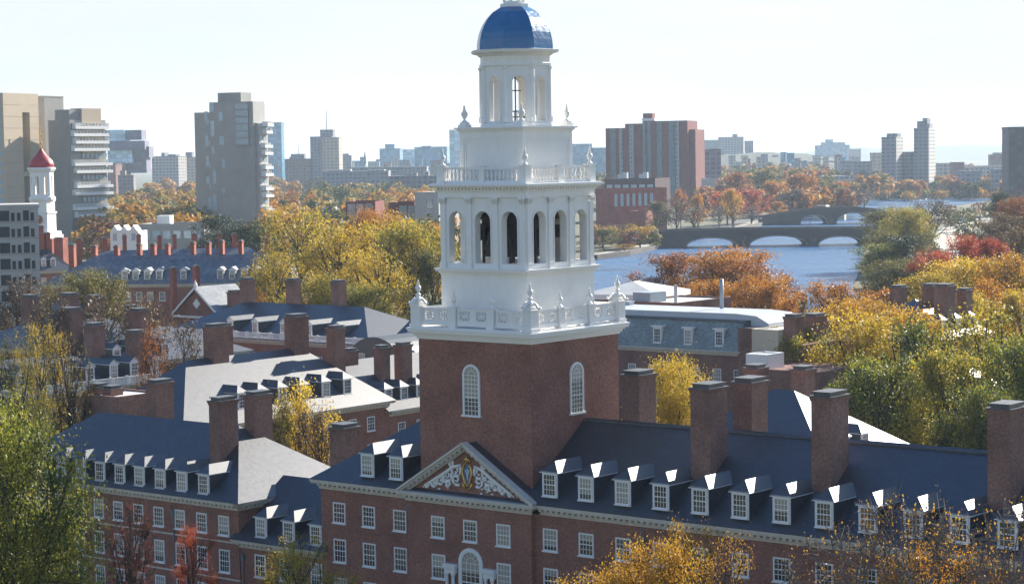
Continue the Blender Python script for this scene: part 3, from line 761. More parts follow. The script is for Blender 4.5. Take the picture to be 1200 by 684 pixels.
# bells on a dark frame inside
b = MB()
for x in (-1.7, 0, 1.7): b.box(x - .12, x + .12, -2.4, 2.4, 31.9, 32.2); b.box(-2.4, 2.4, x - .12, x + .12, 31.6, 31.9)
for x in (-2.3, 2.3):
    for y in (-2.3, 2.3): b.box(x - .13, x + .13, y - .13, y + .13, 28.3, 32.2)
for x, y in ((-1.2, -2.3), (1.2, -2.3), (2.3, -.9), (2.3, 1.2)): b.box(x - .07, x + .07, y - .07, y + .07, 28.3, 32.2)
b.box(-2.9, 2.9, -2.9, 2.9, 28.3, 28.36); b.box(-1.7, 1.6, -1.6, 1.6, 29.0, 32.6)  # solid dark core added so the arches look shaded inside
bf = part('bell_frame_shade_core', b, 'dark_metal', tw)
bell = MB(); bell.lathe([(.12, 1.0), (.3, .95), (.42, .7), (.5, .35), (.62, .1), (.72, 0), (.66, -.02), (.3, .3)], 16); BELL = bell.mesh('bell', ['bell_bronze'], True)
for x, y, z, s in ((-2.0, -1.9, 30.2, 1.15), (-.1, -2.1, 29.6, 1.5), (1.9, -1.9, 30.4, 1.), (2.15, .1, 29.7, 1.3), (2.1, 1.9, 30.3, .9), (-2, 1.9, 30.1, 1.1), (0, 2.1, 30, 1.2), (1.0, -2.4, 31.0, .5), (-1, -2.4, 31.0, .5)):
    o = part('bell', BELL, None, tw, (x, y, z)); o.scale = (s, s, s)
b = MB(); sq(b, 3.75, 33.0, 33.18); part('belfry_ceiling', b, 'dark_metal', tw)
# upper balustrade with turned balusters
bal_p = [(.055, 0), (.055, .06), (.035, .1), (.085, .28), (.07, .38), (.03, .62), (.045, .7), (.06, .74), (.06, .78)]
for k in range(4):
    M = Matrix.Rotation(k * math.pi / 2, 4, 'Z'); h = 3.68
    for x0, x1 in ((-h + .3, -.22), (.22, h - .3)):
        b = MB(); b.box(x0, x1, -h - .12, -h + .12, 34.17, 34.36); b.box(x0, x1, -h - .13, -h + .13, 35.14, 35.3); n_ = 9
        for i in range(n_):
            k0 = len(b.v); b.lathe([(r_ * 1.15, z) for r_, z in bal_p], 8, (x0 + (x1 - x0) * (i + .5) / n_, -h)); b.xform(Matrix.Translation((0, 0, 34.36)), k0)
        b.xform(M); part('baluster_rail', b, 'white_paint', tw)
    for x, w_ in ((-h, .3), (0, .22)):
        b = MB(); b.box(x - w_, x + w_, -h - w_, -h + w_, 34.17, 35.34); b.box(x - w_ - .04, x + w_ + .04, -h - w_ - .04, -h + w_ + .04, 35.34, 35.42); b.xform(M); po = part('balustrade_post', b, 'white_paint', tw)
        if x < 0: o = part('urn', URN, None, po, M @ Vector((x, -h, 35.42))); o.scale = (1., 1., 1.05)
# upper square stage
b = MB(); sq(b, 2.78, 34.17, 37.75)
for k in range(4):
    k0 = len(b.v); y = -2.78
    b.box(-2.81, -2.45, y - .04, y, 34.2, 37.75); b.box(2.45, 2.81, y - .04, y, 34.2, 37.75); b.box(-2.45, 2.45, y - .04, y, 37.25, 37.75)
    b.box(-2.3, 2.3, y - .03, y, 36.95, 37.0); b.box(-2.3, -2.25, y - .03, y, 34.2, 36.95); b.box(2.25, 2.3, y - .03, y, 34.2, 36.95)
    b.xform(Matrix.Rotation(k * math.pi / 2, 4, 'Z'), k0)
part('upper_stage', b, 'white_paint', tw)
b = MB()
for h, z0, z1 in ((2.86, 37.72, 37.82), (2.96, 37.82, 37.95), (3.1, 37.95, 38.06)): sq(b, h, z0, z1)
part('upper_cornice', b, 'white_paint', tw)
for sx in (-1, 1):
    for sy in (-1, 1):
        b = MB(); b.box(-.34, .34, -.34, .34, 0, .2); b.box(-.25, .25, -.25, .25, .2, .36); o = part('urn_pedestal', b, 'white_paint', tw, (sx * 2.55, sy * 2.55, 38.06))
        u = part('urn', URN, None, o, (0, 0, .34)); u.scale = (1.15, 1.15, 1.15)
# octagonal lantern
apo = 2.3; side = 2 * apo * math.tan(math.pi / 8)
b = MB(); b.lathe([(apo / math.cos(math.pi / 8) + .12, 38.06), (apo / math.cos(math.pi / 8) + .12, 38.3), (apo / math.cos(math.pi / 8) + .02, 38.36)], 8, rot=math.pi / 8); part('lantern_base', b, 'white_paint', tw)
for k in range(8):
    M = Matrix.Rotation(k * math.pi / 4, 4, 'Z'); b = MB()
    arcade(b, [0], .92, 38.45, 41.55, -side / 2 + .02, side / 2 - .02, 38.36, 42.3, -apo, -apo + .42)
    k0 = len(b.v); arch_ring(b, .92, 3.1, .08, -.04, -.002); b.xform(Matrix.Translation((0, -apo, 38.45)), k0)
    b.xform(M); part('lantern_wall', b, 'white_paint', tw)
    b = MB(); b.lathe([(.21, 38.36), (.21, 38.75), (.15, 38.8), (.14, 42.0), (.2, 42.1), (.22, 42.25)], 10); b.xform(Matrix.Rotation(k * math.pi / 4 + math.pi / 8, 4, 'Z') @ Matrix.Translation((0, -apo / math.cos(math.pi / 8) - .0, 0)))
    part('column', b, 'white_paint', tw)
rr8 = 1 / math.cos(math.pi / 8)
b = MB(); b.lathe([(x * rr8, z) for x, z in ((2.32, 42.25), (2.42, 42.28), (2.42, 42.45), (2.34, 42.5), (2.34, 42.95), (2.46, 43.0), (2.56, 43.12), (2.9, 43.2), (2.98, 43.38), (2.5, 43.44))], 8, rot=math.pi / 8); part('lantern_cornice', b, 'white_paint', tw)
prof = [(2.40, 43.42), (2.40, 43.7), (2.36, 44.1), (2.26, 44.6), (2.08, 45.1), (1.8, 45.6), (1.42, 46.05), (.98, 46.35), (.75, 46.45)]
b = MB(); b.lathe([(x * rr8 * 1.07, z) for x, z in prof], 8, rot=math.pi / 8); part('dome', b, 'dome_blue', tw)
b = MB(); b.lathe([(1.02, 46.4), (1.02, 46.62), (.78, 46.66), (.78, 46.8)], 8, rot=math.pi / 8)
for k in range(8):
    a = k * math.pi / 4 + math.pi / 8; b.bars([(.72 * math.cos(a), .72 * math.sin(a), 46.8), (.72 * math.cos(a), .72 * math.sin(a), 48.2)], .1, 6)
b.lathe([(.95, 48.2), (1.0, 48.45), (.7, 48.5), (.55, 49.0), (.2, 49.5), (.06, 50.2), (.05, 52)], 8, rot=math.pi / 8)
part('cupola', b, 'white_paint', tw)
b = MB(); b.bars([(0, 0, 38.1), (0, 0, 41.6)], .05, 6); b.bars([(-.5, 0, 40.6), (.5, 0, 40.6)], .04, 6)
for r_ in (.35, .75): b.bars([(.9 * math.cos(a) , .9 * math.sin(a), 38.4 + r_) for a in [i * math.pi / 8 for i in range(17)]], .03, 5)
for i in range(8): a = i * math.pi / 4; b.bars([(.9 * math.cos(a), .9 * math.sin(a), 38.1), (.9 * math.cos(a), .9 * math.sin(a), 39.2)], .03, 5)
part('ladder_rail', b, 'dark_metal', tw)

# ------------------------------------------------------------------ neighbouring halls
def on_front(loc, rot, yl, px, py):
    """local (x, z) where the sight line through a photo point meets the local plane y = yl"""
    c, s = math.cos(rot), math.sin(rot); n = Vector((-s, c, 0)); u = Vector((c, s, 0)); p0 = Vector((loc[0], loc[1], 0)) + n * yl
    d = ray(px, py); t_ = ((p0 - OC).dot(n)) / d.dot(n); P = OC + d * t_ - Vector((loc[0], loc[1], 0)); return P.dot(u), P.z
def on_side(loc, rot, xl, px, py):
    c, s = math.cos(rot), math.sin(rot); n = Vector((c, s, 0)); u = Vector((-s, c, 0)); p0 = Vector((loc[0], loc[1], 0)) + n * xl
    d = ray(px, py); t_ = ((p0 - OC).dot(n)) / d.dot(n); P = OC + d * t_ - Vector((loc[0], loc[1], 0)); return P.dot(u), P.z
G_H = 'brick halls round the bell tower'
west = house('brick_hall', 'brick hall at lower left with long dark slate front and sunlit right hip', -58, 0, 29.4, 12.5, 10.15,
      wins=((7.5, 1.5, [x + 58 for x in (-51.95, -49.5, -47.1, -44.7, -42.35, -39.95, -37.55, -35.1, -32.65, -30.2)]),
            (4.65, 1.75, [x + 58 for x in (-51.95, -49.5, -47.1, -44.7, -42.35, -39.95, -37.55, -35.1, -32.65, -30.2)]),
            (1.8, 1.8, [x + 58 for x in (-51.95, -49.5, -47.1, -44.7, -42.35, -39.95, -37.55, -35.1, -32.65, -30.2)])),
      dorm=[x + 58 for x in (-51.7, -49.3, -46.85, -44.45, -42.05, -39.72, -37.3, -34.8, -32.35)], dset=0., dh=1.45, group=G_H,
      chims=((24.2, 3.6, 1.15, 2.0, 17.25), (24.0, 7.6, 1.15, 2.0, 17.3), (10.1, 9.6, 1.3, 2.0, 17.3)), band=(6.95, 4.1))
downpipe(west, 10.9, 0, 0, 9.6); downpipe(west, 22.2, 0, 0, 9.6)
link = house('link_building', 'low brick link with three dormers between the left hall and the pediment hall', -28.5, 0.02, 8.59, 10.7, 7.4, hips=(0, 0, 0, 0),
      wins=((4.7, 1.7, [2.15, 8.0]), (4.7, 1.7, [5.0], 1.6), (1.8, 1.8, [2.15, 5.0, 8.0])), dorm=[2.3, 5.2, 8.0], dset=0., dh=1.42, group=G_H, chims=((4.3, 7.2, 1.5, 1.8, 15.4),))
downpipe(link, .35, 0, 0, 6.9)
h3 = house('brick_hall', 'hall with a broad sunlit slate roof and two big chimneys, left of the bell tower', -75, 25, 13, 29, 10.5, .82, 'y', group=G_H,
      ewins=((7.6, 1.5, [13., 16.2, 20.4 - .2, 23.4, 26.2]), (4.6, 1.6, [20.2, 23.4, 26.2])), edorm=[8.6, 11.4, 14.2, 17.3, 20.5, 23.7], dset=.9, dh=1.5,
      chims=((6.5, 10.6, 1.5, 2.1, 19.4), (3.4, 14.5, 1.3, 1.6, 19.), (6.6, 22., 1.5, 2.1, 19.6), (8.6, 25.8, 1.2, 1.6, 18.2)))
h3b = house('brick_wing', 'lower wing with pale sunlit roof and twin chimneys beside the tower shaft', -76, 54.02, 14, 30, 9.4, .64, 'y', (1, 1, 0, 1), group=G_H,
      edorm=[.9, 3.4, 6.0, 9.0], dset=.8, dh=1.3, ewins=((6.6, 1.4, [2, 5, 8]),), chims=((10.0, 3.5, 1.2, 1.3, 15.6), (11.2, 5.6, 1.2, 1.6, 15.8), (7.2, 1.4, 1.2, 1.5, 15.3), (11.5, 10.5, 1.3, 1.8, 16.4)))
# hall with balustrade and gabled dormers
l4 = LW(-150, 101); r4 = -ANG
def fx(loc, rot, yl, xs, py): return [on_front(loc, rot, yl, x, py)[0] for x in xs]
def fy(loc, rot, xl, pts): return [on_side(loc, rot, xl, x, y)[0] for x, y in pts]
h4 = house('brick_hall', 'dark roofed hall with gabled white dormers above a white balustrade, left of the tower', -150, 101, 42, 18, 10.5, .46, group=G_H, dkind='gable',
      wins=((6.9, 1.7, fx(l4, r4, 0, (300, 316, 350, 374, 391.5, 408.5), 419)), (3.2, 1.7, fx(l4, r4, 0, (391.5, 408.5), 445))), dorm=fx(l4, r4, .9, (270, 299, 332, 362, 395.5), 386), dset=.9, dh=1.7,
      chims=[(on_front(l4, r4, y, x, 345)[0], y, 1.7, 1.5, z) for x, y, z in ((344, 10, 18.3), (397, 11, 18.2), (290, 9.5, 18.2))], bal=(((0, -.3), (42, -.3)), ((42.3, 0), (42.3, 18))), band=(6.0,))
h4b = house('brick_wing', 'small dark roofed wing with paired chimneys just left of the tower balustrade', -107.6, 105.5, 12, 14, 10.4, .6, hips=(0, 0, 0, 0), group=G_H, dkind='gable', dorm=[9.2], dset=.9, dh=1.6,
      chims=((6.6, 5.3, 1.3, 1.3, 17.9), (8.6, 5.2, 1.3, 1.3, 17.9)), bal=(((0, -.3), (12, -.3)),))
# little hall with a rounded roof
l_ = LW(-92, 80); t_ = thing('round_roofed_hall', 'brick hall with a rounded dark slate roof tucked against the tower', 'building', tuple(l_), -ANG, G_H)
b = MB(); b.box(0, 9, 0, 16, -.3, 9.2); part('wall', b, 'brick_red', t_)
c = MB(); cornice_pts(c, (0, 0), (9, 0), 9.8, .4, .5); cornice_pts(c, (9, 0), (9, 16), 9.8, .4, .5); part('cornice', c, 'limestone', t_)
b = MB(); b.extrude([(4.5 + 4.9 * math.cos(a), 9.8 + 4.4 * math.sin(a)) for a in [math.pi * i / 16 for i in range(17)]], -.3, 16.3); part('roof', b, 'slate', t_, smooth=False)
for x in (2.4, 6.4): window(t_, x, -.301, 10.2, 1.2, 1.9, head=False)
for y in (2, 5.2): dormer(t_, 8.9, y, 10.3, 1.1, 1.6, math.pi / 2, 'gable', .9, 'slate')
for x in (1.8, 4.5, 7.2): window(t_, x, -.001, 6.3, 1.1, 1.7)
# left hall with a row of gabled dormers and balustrade
l5 = LW(-113, 27)
h5 = house('brick_hall', 'hall at far left with white gabled dormers in a row over a balustrade', -113, 27, 15, 27, 10.6, .42, 'y', group=G_H, dkind='gable',
      edorm=[on_side(l5, r4, 14.1, x, y)[0] for x, y in ((24, 447), (50, 443), (79, 438), (105.5, 433), (133, 428), (157, 423), (181, 419))], dset=.9, dh=1.75,
      ewins=((6.9, 1.9, [on_side(l5, r4, 15, x, 470)[0] for x in (60, 85, 112, 138, 163)]),), chims=((7.5, 24, 1.6, 1.8, 17.0), (12.4, 26, 1.6, 1.8, 16.2)),
      bal=(((15.3, 0), (15.3, 27)),))
hh = [('distant_hall', 'pale roofed brick hall among bare trees at left, behind the dormer row', -128, 58, 14, 26, 11, .45, 'y', ((6, 3, 2.4, 2., 17.6), (11, 10, 1.8, 2, 17.2), (3, 16, 1.8, 1.6, 17.)), 'slate'),
      ('distant_hall', 'dim brick hall with broad chimneys showing through the bare trees at far left', -150, 66, 16, 22, 11.5, .45, 'x', ((5, 7, 2.2, 1.6, 17.8), (12, 8, 2.4, 1.6, 18.2), (9, 15, 1.8, 1.6, 17.4)), 'slate')]
for nm, lb, x, y, W, D, E_, s_, al, ch, sl_ in hh:
    house(nm, lb, x, y, W, D, E_, s_, al, group=G_H, chims=ch, slate=sl_, ewins=((7, 1.6, rng(3, 4, 5)),), wins=((7, 1.6, rng(2.5, 3.5, 4)),), edorm=[4, 8, 12] if al == 'y' else (), dkind='gable')
# long row with many chimneys
def hallpx(name, label, pA, pB, E, D, slope, dpx=(), chpx=(), slate='slate_grey', group=None, wpx=(), chim_mat='brick_bright', ych=None, **kw):
    A, B_ = ground(*pA, E), ground(*pB, E); d = B_ - A; W = math.hypot(d.x, d.y); rot = math.atan2(d.y, d.x); loc = (A.x, A.y, 0)
    t_ = house(name, label, 0, 0, W, D, E, slope, loc=loc, rot=rot, dorm=[on_front(loc, rot, .9, x, y)[0] for x, y in dpx], dset=.9, dkind='gable', dh=1.6, slate=slate, group=group,
        wins=((E - 3.2, 1.7, [on_front(loc, rot, 0, x, y)[0] for x, y in wpx]),), **kw)
    for x0, x1, yt in chpx:
        y = ych if ych is not None else D / 2
        a, z = on_front(loc, rot, y, x0, yt); c_, _ = on_front(loc, rot, y, x0 + (x1 - x0) * .62, yt)
        chimney(t_, a, c_, y, y + 1.7, E, z, chim_mat)
    return t_
hallpx('long_hall', 'long slate roofed hall bristling with red chimneys, below the gray tower', (52, 334), (352, 331), 12.7, 16, .6,
    dpx=[(146, 322), (159, 322), (172.5, 322), (186.5, 322), (215, 321), (258, 320), (272, 320), (286, 320), (300, 320), (330, 321)],
    chpx=[(80, 90, 288), (107, 115, 289), (133, 141, 289), (160, 167, 287), (176, 184, 287), (193, 200, 287), (223, 230, 285), (241, 248, 285), (256, 264, 283), (279, 286, 283), (320, 329, 283)],
    wpx=[(x, 340) for x in (150, 163, 176, 190, 258, 272, 286, 300)], group=G_H)
hallpx('rear_hall', 'rear hall with red chimneys behind the long slate roof', (86, 322), (335, 315), 12.7, 14, .6,
    chpx=[(90, 99, 281), (120, 129, 280), (144, 151, 277), (160.5, 168, 276), (185, 192, 277), (203, 209, 276), (226, 234, 275), (256.5, 262, 274), (273, 280, 275), (311, 319, 273)], group=G_H)
A = ground(236, 352, 12.0)
hallpx('front_hall', 'slate roofed range with a small white dormer, in front of the long chimney row', (250, 372), (330, 368), 8.5, 12, .6, dpx=[(263, 352), (284, 352)], chpx=[(202, 210, 315), (229, 237, 313), (246, 258, 343)], ych=2., group=G_H, slate='slate_grey')
l_ = at(206, 345, 330); l_.z = 0
t_ = thing('pediment_house', 'brick house with a small white edged pediment left of the balustraded hall', 'house', tuple(l_), -ANG, G_H)
b = MB(); b.box(0, 9.5, 0, 8, -.3, 12.4); b.extrude([(0, 12.4), (9.5, 12.4), (4.75, 16.2)], 0, 8); part('wall', b, 'brick_red', t_)
b = MB()
for s in (-1, 1):
    b.face([(4.75, -.4, 16.6), (4.75, 8.3, 16.6), (4.75 + s * 5.4, 8.3, 12.3), (4.75 + s * 5.4, -.4, 12.3)])
part('roof', b, 'slate_grey', t_)
b = MB()
for s in (-1, 1): b.extrude([(4.75, 16.58), (4.75 + s * 5.4, 12.28), (4.75 + s * 5.4, 11.9), (4.75, 16.15)], -.5, -.38)
b.box(-.3, 9.8, -.45, 0, 11.7, 12.); b.lathe([(.3, 16.5), (.3, 16.9), (.15, 17.2), (.05, 17.6)], 8, (4.75, -.2)); b.extrude([(4.75, 13.1), (5.55, 13.9), (4.75, 14.7), (3.95, 13.9)], -.1, 0)
part('pediment', b, 'white_paint', t_)
for x in (2, 4.75, 7.5): window(t_, x, -.001, 8.6, 1.1, 1.8)
chimney(t_, 8.4, 9.6, 3, 5, 12, 15.6, 'brick_red')

# ------------------------------------------------------------------ buildings right of the tower
l_ = LW(-84, 98.5)
t_ = thing('mansard_hall', 'brick hall with a blue green mansard roof just right of the tower', 'building', tuple(l_), -ANG)
W, D = 38.6, 14
b = MB(); b.box(0, W, 0, D, -.3, 12.2); b.box(W - 1.2, W + 3.0, -.35, D, -.3, 15.6); part('wall', b, 'brick_chimney', t_)
c = MB(); cornice_pts(c, (0, 0), (W - 1.3, 0), 12.75, .5, .55, False); part('cornice', c, 'limestone', t_)
b = MB(); b.extrude([(-.1, 12.76), (.9, 16.1), (D - .5, 16.1), (D, 12.76)], .2, W - 1.25, axis='x'); part('mansard_roof', b, 'slate_green', t_)
b = MB(); b.box(0, W - 1.2, .75, D, 16.1, 16.28); part('roof_kerb', b, 'tar_roof', t_)
b = MB(); prof_ = [(6.0, 16.28), (6.0, 16.9), (7.2, 17.35), (W - 4, 17.45), (W - .5, 17.2), (W + 1.5, 16.5), (W + 2.4, 14.5), (W + 2.4, 12.5), (W - 1, 12.5)]
q = MB(); P = [(W - 26 + 0, 16.28), (W - 26, 16.5), (W - 24.6, 16.95), (W - 3, 17.0), (W - .2, 16.8), (W + 1.4, 16.0), (W + 1.9, 14.4), (W + 1.9, 12.6), (W - 1, 12.6), (W - 1, 16.28)]
q.extrude(P, 2.2, D - 4); part('curved_roof', q, 'white_metal', t_)
for x in (771, 807, 843.5):
    a, z = on_front(tuple(l_), -ANG, .25, x, 396); dm = MB(); dm.box(-.62, .62, -.12, 1.2, -.15, 1.95); dm.box(-.85, .85, -.3, 1.3, 1.95, 2.12)
    o = part('dormer', dm, 'white_paint', t_, (a, .25, 13.25)); a_, c_ = win_meshes(1.05, 1.75, 4, 4, False); part('window', a_, None, o, (0, -.125, .05)); part('pane', c_, None, o, (0, -.125, .05))
for z, py in ((8.6, 437), (5.2, 470), (1.9, 500)):
    for x in (741, 765, 787, 815.5, 840.5, 865): window(t_, on_front(tuple(l_), -ANG, 0, x, 437)[0], -.001, z, 1.15, 2.0)
b = MB(); b.bars([(W - 9.5, 9, 16.2), (W - 9.5, 9, 20.6)], .24, 10); part('flue', b, 'lead_flat', t_, smooth=True)
for x, y in ((4, 6), (8, 4.5), (15, 9)):
    b = MB(); b.box(x - .5, x + .5, y - .5, y + .5, 16.28, 17.3); b.box(x - .6, x + .6, y - .6, y + .6, 17.3, 17.42); part('roof_vent', b, 'white_metal', t_)
def flat_block(name, label, px0, px1, ytop, Y, depth, mat='brick_red', top='flat_roof', rot=-ANG, z0=-.3, cat='building', sides=(), par=.5, group=None):
    a = at(px0, ytop, Y); c_ = at(px1, ytop, Y); 
    loc = Vector((a.x, a.y, 0)); f_w = (c_.x - a.x)
    W_ = f_w; 
    t_ = thing(name, label, cat, tuple(loc), rot, group); zt = at((px0 + px1) / 2, ytop, Y).z
    b = MB(); b.box(0, W_, 0, depth, z0, zt - par); b.box(0, W_, 0, .3, zt - par, zt); b.box(0, .3, .3, depth, zt - par, zt); b.box(W_ - .3, W_, .3, depth, zt - par, zt); b.box(.3, W_ - .3, depth - .3, depth, zt - par, zt)
    part('wall', b, mat, t_); b = MB(); b.box(.3, W_ - .3, .3, depth - .3, zt - par + .001, zt - par + .05); part('roof', b, top, t_)
    return t_, W_, zt
t_, W_, zt = flat_block('boiler_house', 'flat roofed brick block between the tower and the rust coloured trees', 733, 806, 352, 300, 14, 'brick_chimney', par=.3)
b = MB(); b.bars([(W_ * .82, 2, zt - .3), (W_ * .82, 2, zt + 2.4)], .25, 8); part('vent_pipe', b, 'white_metal', t_)
b = MB(); b.box(.6, 3.6, 1, 5, zt - .25, zt + 1.2); part('roof_plant', b, 'lead_flat', t_)
t_, W_, zt = flat_block('stair_block', 'low brick block with stone capped stacks just behind the lower left roof ridge', 98, 158, 461, 186, 5, 'brick_chimney', par=.2)
chimney(t_, -.6, .7, 1, 2.4, 5, zt + .5); chimney(t_, 1.3, 2.5, 1, 2.4, 5, zt + .4)
# white roofed boathouse like hall by the river
p = at(690, 352, 335); t_ = thing('white_roofed_hall', 'low hall with a broad cream white roof beside the river, right of the belfry', 'building', (p.x, p.y, 0), rad(-24))
b = MB(); b.box(0, 11, 0, 13, -.3, 13.2); part('wall', b, 'brick_chimney', t_)
b = MB(); zb = 14.0; b.box(-1.2, 12.2, -1.2, 14.2, 13.2, zb); part('eave', b, 'white_paint', t_)
b = MB(); hip_roof(b, -1.1, 12.1, -1.1, 14.1, zb + .01, .26, along='y'); part('roof', b, ['flat_roof', 'flat_roof'], t_)
for y in rng(2.5, 4, 3): window(t_, 11.001, y, 9.8, 1.6, 2.2, math.pi / 2)
t_, W_, zt = flat_block('service_wing', 'cream walled wing with a lead roof beyond the mansard hall', 881, 917, 385, 238, 9, 'beige_wall', par=.2)
chimney(t_, W_ + .1, W_ + 1.6, 1, 3, 5, zt + 1.4); chimney(t_, W_ + .3, W_ + 1.9, 5, 7.5, 5, zt + 1.2); b = MB(); b.box(W_, W_ + 3.2, .4, 9, -.3, zt - 1.6); part('brick_wall', b, 'brick_chimney', t_)
t_, W_, zt = flat_block('porch_wing', 'low brick wing with a white parapet box below the cream wall', 874, 903, 414, 228, 3.5, 'white_paint', z0=12.7, par=.2)
W_ = 9.; b = MB(); b.box(.2, W_ , .2, 9.5, -.3, 12.69); part('brick_wall', b, 'brick_chimney', t_)
b = MB(); b.box(.1, W_, .1, 9.9, 7.4, 7.7); part('stone_band', b, 'limestone', t_)
for x in rng(1.5, 2.4, 3): window(t_, x, .199, 8.6, 1.15, 1.8); window(t_, x, .199, 5.2, 1.15, 1.8)
lr = LW(-34, 34)
house('hipped_hall', 'hall with blue slate front and brilliant sunlit hip showing over the main ridge', -14.0, 33.5, 17., 15, 10.6, .68, group=G_H, brick='brick_chimney',
      edorm=[4.5, 7.6], dset=.9, dh=1.4, chims=((4.5, 9.5, 1.4, 1.6, 17.6), (8.6, 10.5, 1.4, 1.6, 17.6)), wins=((7.4, 1.6, rng(3, 3, 5)),))
house('garden_house', 'brick house with clustered chimneys half hidden in the yellow trees at right', -50, 128, 14, 14, 12.2, .6, group=G_H, brick='brick_chimney',
      chims=((11.5, 6.5, 2.0, 2.2, 18.6), (8.2, 9, 1.6, 1.8, 18.4), (3, 10, 1.6, 1.8, 18.0), (12, 11, 1.4, 1.8, 17.8)), edorm=[3, 7, 11], dset=.9)
house('garden_house', 'small sunlit roof among the green trees right of the cream wall', -24, 84, 16, 13, 9.5, .6, group=G_H, brick='brick_chimney', chims=((3, 8, 1.3, 1.5, 15.6), (13, 8.5, 1.3, 1.5, 15.2)), edorm=[4, 8], dset=.9)
house('garden_house', 'white trimmed house under the big green trees at the right edge', 6, 74, 22, 13, 9.0, .6, group=G_H, brick='brick_chimney', chims=((5, 8, 1.3, 1.5, 14.8),), edorm=[4, 8], dset=.9, wins=((5.8, 1.6, rng(2, 3, 6)),))

# ------------------------------------------------------------------ towers at the left
def blk(parent, name, x0, x1, y0, y1, z0, z1, mat):
    b = MB(); b.box(x0, x1, y0, y1, z0, z1); return part(name, b, mat, parent)
def simple_win(parent, x, y, z, w, h, rz=0, mat='glass_reflect_tint', frame='concrete_light', name='window'):
    k = ('sw', w, h, mat, frame)
    if k not in CACHE:
        b = MB(); b.box(-w / 2, w / 2, -.05, .0, 0, h)
        for i in (-1, 1): b.box(i * w / 2 - .06, i * w / 2 + .06, -.12, 0, 0, h, 1)
        b.box(-w / 2, w / 2, -.12, 0, -.06, .06, 1); b.box(-w / 2, w / 2, -.12, 0, h - .06, h + .06, 1)
        CACHE[k] = b.mesh(name, [mat, frame])
    return part(name, CACHE[k], None, parent, (x, y, z), rz)
def zat(py, px, Y): return at(px, py, Y).z

# gray tower in the middle left (broad blank side to the camera, balconies to the right)
Y = 890; rot = rad(-22); p = at(231, 270, Y); T = thing('apartment_tower', 'tall gray blank walled apartment tower with stepped top and one glass column', 'tower', (p.x, p.y, 0), rot)
lc = (p.x, p.y)
def tx(px): return on_front(lc, rot, 0, px, 200)[0]
x1, x2, x3 = tx(248), tx(298), 0
z1, z2, z3 = zat(132, 240, Y), zat(120, 275, Y), zat(109, 266, Y)
b = MB(); b.box(0, x1, 0, 20, -1, z1); b.box(x1, x2, -.6, on_side(lc, rot, x2, 311, 200)[0], -1, z2); part('wall', b, 'concrete_grey', T)
blk(T, 'penthouse', tx(253), tx(280), 3, 12, z2, z3, 'concrete_grey')
gx0, gx1 = tx(278.5), tx(293.5); zz = [zat(y, 286, Y) for y in (170, 121)]
b = MB(); b.box(gx0, gx1, -1.0, -.6, zz[0], zz[1]); gl = part('glass_column', b, 'glass_blue', T)
b = MB()
for i in range(7): z = zz[0] + (zz[1] - zz[0]) * i / 6; b.box(gx0 - .2, gx1 + .2, -1.25, -1.0, z - .35, z + .35)
part('spandrel', b, 'concrete_grey', gl)
for px, y0, y1, w_ in ((243, 131, 142, 1.5), (245, 140, 146, 1.2), (251, 142, 160, 2.0), (261, 132, 142, 2.0), (261.5, 160, 170, 2.0), (243.5, 159, 172, 1.4), (246, 165, 171, 1.2), (243.5, 183, 195, 1.4), (246.5, 190, 197, 1.), (243.5, 207, 215, 1.5), (246.5, 214, 222, 1.), (251, 172, 180, 1.5), (263, 187, 197, 1.4), (252, 200, 215, 1.6), (262.5, 220, 226, 1.3), (246, 231, 245, 2.0), (252, 228, 246, 1.6), (246, 252, 262, 1.6), (250.5, 121, 131, 2.0)):
    x = tx(px); za, zb_ = zat(y1, px, Y), zat(y0, px, Y); simple_win(T, x, 0 if x < x1 else -.6, za, w_, zb_ - za, frame='concrete_light')
# balcony side, floors of white parapets
zf = rng(z2 - 6.0, -2.95, 19); D2 = on_side(lc, rot, x2, 311, 200)[0]
b = MB(); b.box(x2, x2 + 1.5, 2, D2, -1, z2 - 9); b.box(x2, x2 + .3, -.5, D2, z2 - 9, z2 - .2); part('side_wall', b, 'concrete_light', T)
for i, z in enumerate(zf[1:]):
    if i % 3 == 2:
        for y in np.arange(3.5, D2 - 1, 3.2): simple_win(T, x2 + 1.51, y, z - 1.2, 2.2, 1.6, math.pi / 2)
        continue
    b = MB(); o_ = 3.2 if i > 0 else 3.8; b.box(x2 + 1.5, x2 + o_ + .6, 3 + (i < 3) * 1.5, D2 + .3, z - 1.5, z - 1.25); b.box(x2 + o_ + .45, x2 + o_ + .6, 3 + (i < 3) * 1.5, D2 + .3, z - 1.25, z - .35)
    for y in np.arange(3.2 + (i < 3) * 1.5, D2, 1.6): b.box(x2 + 1.5, x2 + o_ + .5, y, y + .12, z - 1.25, z + .6)
    part('balcony', b, 'window_paint', T)
# beige tower at the far left edge
Y = 830; rot = rad(-25); p = at(8, 270, Y); lc = (p.x, p.y); T = thing('beige_tower', 'tan concrete tower with a deep vertical slot at the far left edge', 'tower', (p.x, p.y, 0), rot)
zt = zat(108.5, 25, Y); d_ = [on_side(lc, rot, 0, x, 180)[0] for x in (8, 27.5, 36, 46.5)]
b = MB(); b.box(-30, 0, 0, d_[1], -1, zt); b.box(-30, -5, d_[1], d_[2], -1, zt - .02); b.box(-30, 0, d_[2], d_[3], -1, zt); b.box(-5, 0, d_[1], d_[2], zt - 7.5, zt - .02)
b.box(-5, -.8, d_[1], d_[2], zt - 33, zt - 31); part('wall', b, 'concrete_tan', T)
b = MB()
for i in range(1, 14): b.box(-.0, .05, 0, d_[1], zt - i * 4.6, zt - i * 4.6 + .12); b.box(0, .05, d_[2], d_[3], zt - i * 4.6, zt - i * 4.6 + .12)
part('joint', b, 'concrete_grey', T)
